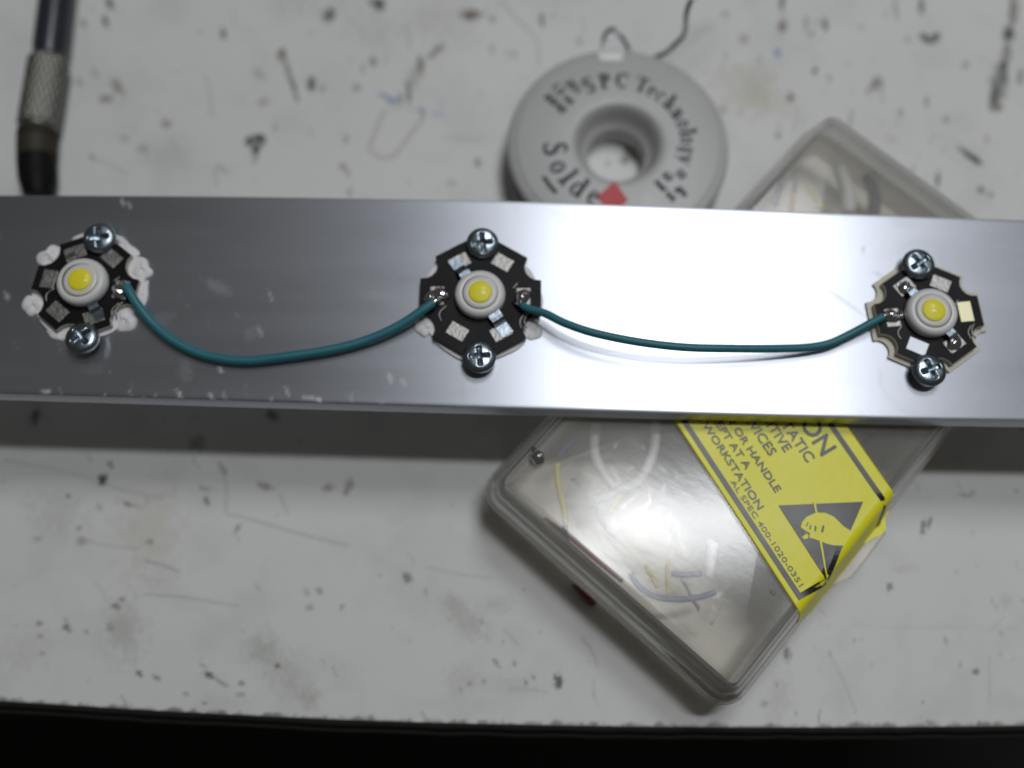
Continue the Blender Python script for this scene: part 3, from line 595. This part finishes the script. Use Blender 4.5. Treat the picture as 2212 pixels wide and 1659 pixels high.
def glyph(c):
    g = G2()
    def stem(x, y0, y1, sb=True, st=False):
        g.rect(x, y0, x+K, y1)
        if sb: g.rect(x-.09, y0, x, y0+N_); g.rect(x+K, y0, x+K+.09, y0+N_)
        if st: g.rect(x-.10, y1-N_, x, y1)
    if c == 'S':
        pts = [(.56, .80), (.50, .93), (.34, .97), (.16, .92), (.10, .76), (.18, .62), (.34, .52), (.50, .41), (.56, .25), (.48, .08), (.30, .03), (.12, .08), (.06, .22)]
        g.stroke([tuple(p) for p in catmull(pts, 3)], .06, .23); g.rect(.54, .72, .60, 1.0); g.rect(.03, .0, .09, .30); wd = .70
    elif c == 'P': stem(.10, 0, 1, True, True); g.arc(.32, .73, .27, .235, 90, -90, N_, K); wd = .74
    elif c == 'C': g.arc(.42, .5, .31, .46, 42, 318, N_, K, 22); g.rect(.68, .66, .74, 1.0); wd = .82
    elif c == 'T': stem(.30, 0, 1); g.rect(.02, .93, .30, 1); g.rect(.50, .93, .78, 1); g.rect(.02, .70, .08, .93); g.rect(.72, .70, .78, .93); wd = .84
    elif c == 'e': g.arc(.28, .33, .20, .30, 0, 312, N_, .17, 20); g.rect(.12, .33, .46, .33+N_); wd = .58
    elif c == 'c': g.arc(.28, .33, .20, .30, 45, 315, N_, .17, 18); g.rect(.40, .45, .50, .58); wd = .56
    elif c in 'hn': stem(.07, 0, 1 if c == 'h' else .66, True, True); g.arc(.34, .42, .145, .20, 180, 0, .09, .10); stem(.40, 0, .44); wd = .74
    elif c == 'o': g.arc(.29, .33, .20, .30, 0, 360, N_, .19, 24); wd = .62
    elif c == 'l': stem(.09, 0, 1, True, True); wd = .40
    elif c == 'd': g.arc(.27, .33, .18, .30, 60, 300, N_, .18, 18); stem(.36, 0, 1, False, True); g.rect(.56, 0, .64, N_); wd = .68
    elif c == 'r': stem(.07, 0, .66, True, True); g.stroke([(.27, .44), (.36, .58), (.50, .60)], .10); wd = .54
    elif c == 'g': g.arc(.27, .42, .17, .21, 0, 360, N_, .15, 20); g.arc(.27, .0, .20, .16, 0, 360, N_, .13, 20); g.stroke([(.16, .22), (.14, .15), (.3, .12)], .07); g.rect(.42, .54, .58, .62); wd = .60
    elif c == 'y': g.stroke([(.06, .64), (.28, .04)], K); g.stroke([(.54, .64), (.28, .04), (.18, -.20), (.06, -.24)], .08); g.rect(0, .60, .24, .66); g.rect(.42, .60, .62, .66); wd = .62
    else: wd = .35
    return g, wd
def arc_text(parent, cx, cy, z, chars, r_base, size, bottom=False, name="lettering"):
    "chars: (letter, angle of its middle)"
    v, f = [], []
    for ch, ang in chars:
        g, wd = glyph(ch); n = len(v); a = math.radians(ang)
        for (x, y) in g.v:
            X_, Y_ = (x-wd/2)*size*.87, y*size
            if not bottom: r, th = r_base+Y_, a-X_/(r_base+.4*size)
            else: r, th = r_base-Y_, a+X_/(r_base-.4*size)
            v.append((cx+r*math.cos(th), cy+r*math.sin(th), z))
        f += [tuple(i+n for i in q_) for q_ in g.f]
    o = mesh_obj(name, v, f, m_ink, parent, smooth=False); recalc_up(o); return o
def recalc_up(o):
    bm = bmesh.new(); bm.from_mesh(o.data)
    fl_ = [f for f in bm.faces if f.normal.z < 0]
    bmesh.ops.reverse_faces(bm, faces=fl_); bm.to_mesh(o.data); bm.free(); return o

# ------------------------------------------------------------------ solder spool
SZ, SK = 10.0, 1.061; SX, SY = at(1336, 307, SZ)[:2]
sp = empty("solder_spool", (SX, SY, 0), "grey plastic spool of solder with black and red printing, behind the bar", "solder spool"); sp.scale = (SK, SK, 1)
outer = [(5.35, 0), (5.35, 4.4), (5.5, 5.0), (5.8, 5.3), (6.2, 5.6), (6.7, 6.5), (7.2, 8.0), (7.7, 9.4), (8.2, 9.85), (8.8, 9.98), (9.4, 10.0), (18.4, 10.0), (18.75, 9.9), (18.95, 9.65), (19.2, 9.6), (19.7, 9.5), (20.3, 9.0), (20.5, 8.3), (20.3, 7.8), (19.5, 7.6), (10.6, 7.4)]
auto_sharp(mesh_obj("upper_flange", *lathe(outer, 128), m_spool, sp), 60)
auto_sharp(mesh_obj("lower_flange", *lathe([(5.6, 2.4), (19.5, 2.2), (20.3, 2.0), (20.6, 1.4), (20.4, .5), (19.8, .1), (5.6, .1)], 128), m_spool, sp), 60)
wv, wf = [], []
prof = [(15.2+.45*abs(math.sin(math.pi*k/11)), 2.4+5.1*k/96) for k in range(97)]
mesh_obj("wound_solder", *lathe(prof, 96), m_sold, sp)
ZT = SZ+.03
arc_text(sp, 0, 0, ZT, [('S', 113), ('P', 99.5), ('C', 85), ('T', 68.5), ('e', 58.5), ('c', 49.5), ('h', 39), ('n', 27.5), ('o', 17.2), ('l', 9.5), ('o', 1.8), ('g', -7.8), ('y', -17.5)], 11.4, 3.3)
arc_text(sp, 0, 0, ZT, [('S', 187), ('o', 205), ('l', 217.5), ('d', 231.5), ('e', 247), ('r', 260)], 13.8, 4.3, True)
def flat_text(parent, body, size, x, y, ang, z, bold=0.0, mat=m_ink, name="lettering"):
    v, f = text_mesh(body, size, bold)
    cx = (min(p[0] for p in v)+max(p[0] for p in v))/2; cy = size*.35
    vv = [tuple(np.array(rot2((p[0]-cx, p[1]-cy), ang))+np.array((x, y)))+(z,) for p in v]
    return recalc_up(mesh_obj(name, vv, f, mat, parent, smooth=False))
def sp_px(x, y):                                     # crop pixel of the spool detail -> spool-local mm
    p = at(1061.2+x*.24671, 60.6+y*.24671, SZ); return (p[0]-SX)/SK, (p[1]-SY)/SK
for body, x, y, s in ((".031", 715, 505, 2.2), ("1.5 oz", 640, 580, 2.2), ("60/40", 565, 660, 2.2)):
    p = sp_px(x, y); flat_text(sp, body, s, p[0], p[1], math.radians(-47), ZT, .10)
for body, x, y, s in (("22", 1665, 1280, 1.9), ("63", 1545, 1300, 1.9), ("gm", 1675, 1425, 1.9), ("net wt", 1530, 1420, 1.9)):
    p = sp_px(x, y); flat_text(sp, body, s, p[0], p[1], math.radians(-52), ZT, .12)
def ring_bar(r0, r1, a0, a1, mat, name):
    v, f, n = [], [], 10
    for i in range(n+1):
        a = math.radians(a0+(a1-a0)*i/n); v += [(r0*math.cos(a), r0*math.sin(a), ZT), (r1*math.cos(a), r1*math.sin(a), ZT)]
    for i in range(n): f.append((2*i, 2*i+1, 2*i+3, 2*i+2))
    return recalc_up(mesh_obj(name, v, f, mat, sp, smooth=False))
ring_bar(15.1, 15.95, 207, 222, m_ink, "printed_dash")
a = math.radians(263); dia = [(8.0, 0), (11.6, 2.8), (15.2, 0), (11.6, -2.8)]
dv = [(r*math.cos(a)-t*math.sin(a), r*math.sin(a)+t*math.cos(a), ZT+.03) for r, t in dia]
recalc_up(mesh_obj("red_diamond_print", dv, [(0, 1, 2, 3)], m_red, sp, smooth=False))
def loc_pts(pts): return [tuple((np.array(at(x, y, z))-np.array((SX, SY, 0)))/np.array((SK, SK, 1))) for x, y, z in pts]
mesh_obj("solder_strand", *tube(loc_pts([(1300, 150, 6), (1303, 100, 7), (1307, 75, 8), (1322, 63, 9), (1337, 73, 9), (1350, 92, 8), (1362, 115, 7), (1380, 170, 6)]), .42, 10), m_sold, sp)
mesh_obj("solder_strand", *tube(loc_pts([(1385, 160, 6), (1410, 128, 6), (1437, 115, 7), (1460, 95, 8), (1476, 77, 10), (1481, 58, 13), (1482, 36, 17), (1487, 14, 19), (1500, -8, 20), (1540, -45, 20), (1600, -90, 19)]), .48, 10), m_sold, sp)
# white block standing in for the lamp highlight on the rim
o = mesh_obj("rim_highlight", *prism([(-2.2, 17.0), (2.2, 17.0), (2.6, 19.3), (-2.6, 19.3)], 9.2, 10.35), simple("white_highlight", (.70, .70, .69), .35), sp, smooth=False); o.location[0] = -.0010; bevel(o, .35, 3)

# ------------------------------------------------------------------ clear plastic box
BA = math.radians(48.3); BLn, BW, BR_ = 98.8, 55.8, 4.6
BC = np.array([47.2, 51.3])
def to_box(x, y):
    dx, dy = x-BC[0], y-BC[1]; return dx*math.cos(BA)+dy*math.sin(BA), -dx*math.sin(BA)+dy*math.cos(BA)
def inset(u, v):
    qx, qy = abs(u)-(BLn/2-BR_), abs(v)-(BW/2-BR_)
    return -(math.hypot(max(qx, 0), max(qy, 0))+min(max(qx, qy), 0)-BR_)
PROF_D = [0.0, .2, .5, .7, 2.7, 3.1, 3.5, 4.0, 4.6]; PROF_Z = [10.6, 11.4, 12.0, 12.6, 19.3, 19.75, 19.96, 20.02, 20.0]
def dish(u, v):
    "the lid sags slightly where the bar rests on it, its free halves stay a little proud"
    x, y = BC[0]+u*math.cos(BA)-v*math.sin(BA), BC[1]+u*math.sin(BA)+v*math.cos(BA)
    e = min(1, max(0, (inset(u, v)-5.0)/15)); e = e*e*(3-2*e)
    return e*(.00032*(x-33)*(y-23)+.016*math.sin(x*.17+y*.05)*math.cos(y*.13))
def lid_z(x, y):
    u, v = to_box(x, y); return float(np.interp(inset(u, v), PROF_D, PROF_Z))+dish(u, v)
bx_o = empty("clear_box", (BC[0], BC[1], 0), "clear plastic box of wire offcuts with a yellow warning label on its lid", "plastic box", None, BA)
def rrect(ins, n=8):
    r = max(.6, BR_-ins); hx, hy = BLn/2-ins-r, BW/2-ins-r; pts = []
    for qd, (sx, sy) in enumerate(((1, 1), (-1, 1), (-1, -1), (1, -1))):
        for k in range(n+1):
            a = math.pi/2*(qd+k/n); pts.append((sx*hx+r*math.cos(a), sy*hy+r*math.sin(a)))
    return pts
def shell(name, prof, mat, top=None, thick=.7):
    v, f = [], []; m = None
    for d, z in prof:
        p = rrect(d); m = len(p); v += [(x, y, z) for x, y in p]
    for i in range(len(prof)-1):
        for k in range(m): l = (k+1) % m; f.append((i*m+k, i*m+l, (i+1)*m+l, (i+1)*m+k))
    if top is not None:                              # cap filled with shrinking rings so it can sag
        b = (len(prof)-1)*m; ring0 = v[b:b+m]; R = 14
        for i in range(1, R+1):
            s = 1-i/R
            for (x, y, z) in ring0:
                X_, Y_ = x*s, y*(s*BLn/BW if False else s)
                v.append((X_, Y_, z+(dish(X_, Y_) if top else 0)))
            c = b+m
            for k in range(m): l = (k+1) % m; f.append((b+k, b+l, c+l, c+k))
            b = c
    o = mesh_obj(name, v, f, mat, bx_o); bmm = bmesh.new(); bmm.from_mesh(o.data); bmesh.ops.remove_doubles(bmm, verts=bmm.verts, dist=1e-7); bmesh.ops.recalc_face_normals(bmm, faces=bmm.faces); bmm.to_mesh(o.data); bmm.free()
    md = o.modifiers.new("wall", 'SOLIDIFY'); md.thickness = thick*MM; md.offset = -1
    return o
shell("lid", [(.1, 10.2)]+list(zip(PROF_D, PROF_Z)), m_lid, True, .8)
shell("base", [(1.6, 10.5), (.5, 10.05), (.6, 9.0), (1.2, 5.0), (1.6, 2.2), (2.4, .8), (4.0, .35), (5.0, .2)], m_boxb, False, .8)
# latch tab on the right-hand long side
tb = [at(x, y, 9.5) for x, y in ((1770, 1290), (1806, 1262), (1838, 1249), (1866, 1215), (1912, 1152), (1905, 1120), (1845, 1190))]
tb = [to_box(p[0], p[1]) for p in tb]
bevel(mesh_obj("latch_tab", *prism(tb, 9.1, 9.9), m_boxb, bx_o, smooth=False), .25)

# label: strip coordinates s (along the text) and t (up the text), laid on the lid
pA, pB = np.array(at(1457, 910, 20)[:2]), np.array(at(1735, 1342, 19)[:2])
pC, pD = np.array(at(1822, 915, 20)[:2]), np.array(at(1928, 1076, 18)[:2])
LS = (pB-pA)/np.linalg.norm(pB-pA); LT = np.array([-LS[1], LS[0]])
WID = float((pD-pA)@LT)*.5+float((pC-pA)@LT)*.5; SE = float((pB-pA)@LS)
def lab(s, t, lift):
    "point of the label surface, raised along the lid's own normal"
    p = pA+LS*s+LT*t; u, v = to_box(p[0], p[1]); h = .15
    g = lambda a, b: float(np.interp(inset(a, b), PROF_D, PROF_Z))+dish(a, b)
    dx, dy = (g(u+h, v)-g(u-h, v))/(2*h), (g(u, v+h)-g(u, v-h))/(2*h); n = np.array([-dx, -dy, 1.0]); n /= np.linalg.norm(n)
    return tuple(np.array((u, v, g(u, v)))+n*lift)
def lab_in(s, t):
    p = pA+LS*s+LT*t; return inset(*to_box(p[0], p[1]))
def s_fold(t):
    lo, hi = 0.0, 80.0
    for _ in range(40):
        mid = (lo+hi)/2
        if lab_in(mid, t) > .15: lo = mid
        else: hi = mid
    return lo
v, f = [], []; nt, ns = 90, 130; S0 = -16.0
flap_t = WID*.70
for i in range(nt+1):
    t = WID*i/nt; se = min(SE+.0, s_fold(t))
    for k in range(ns+1):
        kk = 1-(1-k/ns)**1.7; s = S0+(se-S0)*kk
        v.append(lab(s, t, .10))
for i in range(nt):
    for k in range(ns): a = i*(ns+1)+k; f.append((a, a+1, a+ns+2, a+ns+1))
lb = recalc_up(mesh_obj("caution_label", v, f, m_label, bx_o)); md = lb.modifiers.new("t", 'SOLIDIFY'); md.thickness = .08*MM; md.offset = 1
LZ = .30
def lab_strip(pts, wd, mat, name, n=40):
    v, f = [], []
    for i in range(len(pts)-1):
        (s0, t0), (s1, t1) = pts[i], pts[i+1]; dx, dy = s1-s0, t1-t0; l = math.hypot(dx, dy); ox, oy = -dy/l*wd/2, dx/l*wd/2; b = len(v)
        for k in range(n+1):
            q_ = k/n; s, t = s0+dx*q_, t0+dy*q_
            v += [lab(s+ox, t+oy, LZ), lab(s-ox, t-oy, LZ)]
        for k in range(n): f.append((b+2*k, b+2*k+1, b+2*k+3, b+2*k+2))
    return recalc_up(mesh_obj(name, v, f, mat, lb))
def st_px(x, y):                                     # detail pixel of the label -> s, t
    p = np.array(at(1394.6+x*.32897, 848.9+y*.32897, 20)[:2]); return float((p-pA)@LS), float((p-pA)@LT)
tL = st_px(620, 745)[1]; tR = st_px(1400, 480)[1]; sB = st_px(1055, 1405)[0]
while lab_in(sB, tL) < 3.9: sB -= .05
tFold = tL
while tFold < tR and lab_in(sB, tFold) > 2.2: tFold += .05
lab_strip([(S0, tL), (sB, tL)], .85, m_lblk, "border_line"); lab_strip([(sB-.42, tL+.42), (sB-.42, max(tL+1, tFold))], .85, m_lblk, "border_line", 16)
lab_strip([(S0, tR), (s_fold(tR)-.15, tR)], .85, m_lblk, "border_line")
def lab_text(body, x_end, y_end, h, bold=.03, squeeze=1.0):
    "line of capitals that ends at detail pixel (x_end, y_end) = middle of its last letter"
    v, f = text_mesh(body, h/.70, bold); s1, t1 = st_px(x_end, y_end); xm = max(p[0] for p in v)
    vv = [lab(s1+.35*h+(p[0]-xm)*squeeze, t1-h/2+p[1], LZ) for p in v]
    vv = [q_ if True else q_ for q_ in vv]
    keep = [q_ for q_ in f if min(s1+.35*h+(v[i][0]-xm)*squeeze for i in q_) > S0+.2]
    return recalc_up(mesh_obj("lettering", vv, keep, m_lblk, lb, smooth=False))
lab_text("CAUTION", 1180, 355, 3.05, .08); lab_text("STATIC", 1072, 425, 1.75, .035, 1.1); lab_text("SENSITIVE", 925, 360, 1.6, .035, 1.1); lab_text("DEVICES", 825, 385, 1.6, .035, 1.1)
lab_text("DO NOT OPEN OR HANDLE", 862, 632, 1.22, .03, 1.28); lab_text("EXCEPT AT A", 668, 482, 1.22, .03, 1.28); lab_text("STATIC FREE WORKSTATION", 748, 745, 1.22, .03, 1.32)
lab_text("AL SPEC 400-1020-0351", 1015, 1255, .85, .0, 1.66)
def lab_poly(pts, mat, lift, name):
    st = [st_px(x, y) for x, y in pts]; bm = bmesh.new(); vs_ = [bm.verts.new((s, t, 0)) for s, t in st]; bm.faces.new(vs_)
    bmesh.ops.triangulate(bm, faces=bm.faces[:])
    for _ in range(5):
        le = [e for e in bm.edges if e.calc_length() > .9]
        if not le: break
        bmesh.ops.subdivide_edges(bm, edges=le, cuts=1, use_grid_fill=True); bmesh.ops.triangulate(bm, faces=bm.faces[:])
    bm.verts.index_update(); st = [(v.co.x, v.co.y) for v in bm.verts]
    f = [tuple(v.index for v in q_.verts) for q_ in bm.faces]; bm.free()
    return recalc_up(mesh_obj(name, [lab(s, t, lift) for s, t in st], f, mat, lb, smooth=False))
lab_poly([(870, 740), (1425, 716), (1340, 912), (1290, 1010), (1192, 1240)], m_lblk, LZ, "warning_triangle")
C5 = lambda pts: [((2680-2300+x*.29529)*1.84333, (1750-1400+y*.29529)*1.84333) for x, y in pts]
lab_poly(C5([(1195, 492), (1098, 660), (960, 655), (880, 632), (800, 600), (700, 566), (612, 582), (594, 548), (640, 520), (700, 520), (620, 470), (578, 440), (590, 380), (650, 312), (760, 262), (880, 266), (980, 315), (1090, 425)]), m_label, LZ+.06, "hand_symbol")
for p in ([(608, 470), (632, 478), (618, 540), (600, 530)], [(690, 410), (705, 415), (695, 470), (680, 465)], [(745, 420), (768, 425), (760, 490), (742, 480)], [(840, 415), (862, 420), (850, 500), (822, 495)], [(670, 500), (684, 505), (678, 570), (664, 565)], [(655, 380), (672, 378), (650, 430), (640, 425)]):
    lab_poly(C5(p), m_lblk, LZ+.12, "finger_mark")
lab_poly(C5([(725, 130), (752, 130), (775, 260), (755, 265)]), m_label, LZ+.12, "slash_line"); lab_poly(C5([(800, 590), (828, 600), (905, 1080), (890, 1090)]), m_label, LZ+.12, "slash_line")
for mx_ in (838, 854):
    (s0, t0), (s1, t1) = st_px(mx_, 1288), st_px(mx_+4, 1318); ox, oy = -(t1-t0), s1-s0; l = math.hypot(ox, oy); ox, oy = ox/l*.22, oy/l*.22
    mesh_obj("ink_fleck", [lab(s0+ox, t0+oy, .06), lab(s0-ox, t0-oy, .06), lab(s1-ox, t1-oy, .06), lab(s1+ox, t1+oy, .06)], [(0, 1, 2, 3)], m_lblk, bx_o, smooth=False)
# torn flap of the label hanging over the side
fp = [to_box(*at(1394.6+x*.32897, 848.9+y*.32897, 12)[:2]) for x, y in ((1600, 770), (1572, 830), (1580, 890), (1560, 925), (1500, 950), (1440, 985), (1400, 1010), (1480, 860))]
bevel(mesh_obj("label_flap", *prism(fp, 11.9, 12.05), m_label, lb, smooth=False), .03)

# ------------------------------------------------------------------ scraps in and on the box
GO = "wire offcuts inside the clear box"
def scrap(px_pts, z, r, mat, label, dz=0.0, name="wire_offcut"):
    n = len(px_pts)
    o = mesh_obj(name, *tube([at(x, y, z+(dz*i/(n-1))) for i, (x, y) in enumerate(px_pts)], r, 10, 8), mat)
    return tag(o, label, "wire offcut", GO)
C7 = lambda pts: [(1000.6+x*.2924, 849+y*.2924) for x, y in pts]
C3 = lambda pts: [(1484.4+x*.329, y*.329) for x, y in pts]
scrap(C7([(698, 520), (695, 600), (715, 740), (745, 860), (755, 965)]), 17.6, .55, m_wy, "yellow wire offcut in the box corner left of the warning label")
scrap(C7([(752, 985), (752, 1060), (765, 1150)]), 15.6, .60, m_wg, "dark green end of the yellow offcut, its refraction through the lid put into colour", -2.5)  # made-up piece: green colour stands for refraction of the yellow wire
scrap(C7([(985, 230), (968, 400), (1000, 530), (1060, 630), (1120, 700)]), 13.5, .85, m_ww, "white curved wire offcut, left of the two white loops under the lid", 1)
scrap(C7([(1430, 210), (1410, 420), (1340, 590), (1260, 680), (1120, 735), (960, 800)]), 15, .85, m_ww, "long white wire offcut hooked below the other white loop", -2)
scrap(C7([(1165, 745), (1130, 800), (1098, 890)]), 15, .42, m_wy, "small yellow wire offcut below the white loops")
scrap(C7([(1350, 1270), (1395, 1360), (1440, 1440)]), 14, .42, m_wy, "left of two short yellow offcuts near the lower front of the box")
scrap(C7([(1512, 1240), (1508, 1360), (1518, 1490)]), 14, .42, m_wy, "right of two short yellow offcuts near the lower front of the box")
scrap(C7([(1235, 1330), (1300, 1430), (1420, 1505), (1600, 1525), (1760, 1505), (1860, 1470)]), 12, .55, m_wb, "long blue wire offcut curving along the lower front of the box")
scrap(C7([(1540, 1335), (1640, 1345), (1760, 1335)]), 13, .55, m_wb, "short blue wire offcut beside the white stub")
scrap(C7([(1845, 1100), (1828, 1230), (1815, 1360)]), 16, .85, m_ww, "straight white wire stub next to the yellow label")
scrap(C7([(600, 930), (780, 1060), (1000, 1245), (1180, 1390)]), 11.5, .42, m_wr, "dark red wire offcut along the left wall of the box")
scrap(C7([(830, 330), (760, 400), (700, 470)]), 13, .5, m_wb, "pale blue wire offcut near the metal clipping")
scrap(C3([(628, 1130), (610, 1230), (575, 1360)]), 15, .5, m_wk, "dark blue wire offcut in the part of the box behind the bar")
scrap(C3([(712, 1190), (700, 1270)]), 15, .45, m_wk, "short black wire stub behind the bar")
scrap(C3([(698, 1275), (690, 1330), (685, 1400)]), 15, .48, m_wo, "orange wire offcut in the part of the box behind the bar")
scrap(C3([(800, 1220), (840, 1300), (900, 1380)]), 14, .42, m_wy, "yellow wire offcut in the part of the box behind the bar")
scrap(C3([(1000, 1100), (1050, 1250), (1060, 1400)]), 9, 1.4, m_ww, "thick pale sleeve lying deep in the box behind the bar")
scrap(C3([(1180, 1150), (1230, 1280), (1220, 1420)]), 8, 1.2, m_wk, "thick dark blue sleeve lying deep in the box behind the bar")
v, f = [], []
fu, fv = np.linspace(-38, 30, 46), np.linspace(-17, 17, 26)
for b in fv:
    for a in fu:
        n0 = float(fbm(np.array([a*.11+3]), np.array([b*.11+8]))[0]); n1 = float(fbm(np.array([a*.33+13]), np.array([b*.33+2]))[0])
        rg = abs(n0-.5)*2; rh = abs(n1-.5)*2
        x, y = rot2((a*(1+.04*math.sin(b*.3)), b*(1+.06*math.sin(a*.25))), BA); v.append((BC[0]+x, BC[1]+y, 3.5+7*(1-rg)*.8+3*(1-rh)))
for i in range(25):
    for k in range(45): a = i*46+k; f.append((a, a+1, a+47, a+46))
fo = mesh_obj("crumpled_film", v, f, clear_plastic("clear_film", (.99, .99, .985), .02, (.75, .75, .75), .2, fres=1.28, side=.06), smooth=True)
md = fo.modifiers.new("t", 'SOLIDIFY'); md.thickness = .05*MM
tag(fo, "crumpled clear plastic film filling the inside of the clear box", "plastic film")
# dark red wedge under the box's left side
wp = [at(x, y, 2.0)[:2] for x, y in C7([(795, 1405), (835, 1420), (985, 1545), (975, 1575), (930, 1565), (870, 1500)])]
o = mesh_obj("red_plastic_chip", *prism(wp, .3, 3.0), wire_mat("dark_red_plastic", (.10, .008, .012)), smooth=False); bevel(o, .3)
tag(o, "dark red wedge shaped plastic chip beside the left side of the clear box", "plastic chip")
# metal clipping lying on the lid
q_ = at(1158, 984, 20); zc = lid_z(q_[0], q_[1])
cv, cf = tube([at(1150, 966, zc+.9), at(1155, 978, zc+.8), at(1162, 990, zc+.9), at(1166, 1002, zc+.7)], .75, 8, 5, radii=[(0, .5), (.35, .8), (.5, 1.35), (1, .9)])
o = mesh_obj("metal_clipping", cv, cf, m_solder, smooth=False); tag(o, "small shiny metal clipping lying on the lid of the clear box", "metal clipping")

# ------------------------------------------------------------------ knurled hand tool
tool = empty("knurled_tool", (0, 0, 0), "dark hand tool with knurled steel grip, its black tip reaching under the bar", "hand tool")
def axis_pt(x, y): return np.array(at(x, y, 4.1))
A0, A1, A2, A3, A4, A5 = axis_pt(150, -230), axis_pt(107, 128), axis_pt(82, 282), axis_pt(79, 298), axis_pt(79, 345), axis_pt(84, 425)
def seg(name, a, b, prof, mat, n=48):
    v, f = [], []; d = b-a; L = np.linalg.norm(d); d = d/L; up = np.array([0, 0, 1.0]); sd = np.cross(d, up); m = len(prof)
    for (t, r) in prof:
        c = a+d*L*t
        for k in range(n): q = 2*math.pi*k/n; v.append(tuple(c+r*(math.cos(q)*sd+math.sin(q)*up)))
    for i in range(m-1):
        for k in range(n): l = (k+1) % n; f.append((i*n+k, i*n+l, (i+1)*n+l, (i+1)*n+k))
    f += [tuple(range(n)), tuple((m-1)*n+k for k in range(n))]
    return auto_sharp(mesh_obj(name, v, f, mat, tool), 60)
seg("handle", A0, A1, [(0, 3.5), (.93, 3.6), (.965, 3.4), (1, 3.3)], m_shaft)
# knurled grip: two opposed helices cut as real relief
v, f = [], []; d = A2-A1; L = np.linalg.norm(d); d /= L; up = np.array([0, 0, 1.0]); sd = np.cross(d, up); n, m = 150, 130
for i in range(m+1):
    t = i/m; c = A1+d*L*t
    for k in range(n):
        q = 2*math.pi*k/n
        kn = abs(math.sin(q*10+t*L*1.0))*.5+abs(math.sin(q*10-t*L*1.0))*.5
        r = (3.80+.36*kn) if .05 < t < .95 else 3.8-.5*max(0, (abs(t-.5)-.45)/.05)*.6
        v.append(tuple(c+r*(math.cos(q)*sd+math.sin(q)*up)))
for i in range(m):
    for k in range(n): l = (k+1) % n; f.append((i*n+k, i*n+l, (i+1)*n+l, (i+1)*n+k))
recalc(mesh_obj("knurled_grip", v, f, m_knurl, tool))
seg("collar", A2, A4, [(0, 3.3), (.06, 3.9), (.25, 3.95), (.28, 3.5), (.35, 3.5), (.38, 3.9), (.9, 3.8), (1, 3.5)], m_brass)
seg("tip", A4, A5, [(0, 3.75), (.5, 3.65), (.8, 3.1), (1, 2.5)], m_tip)
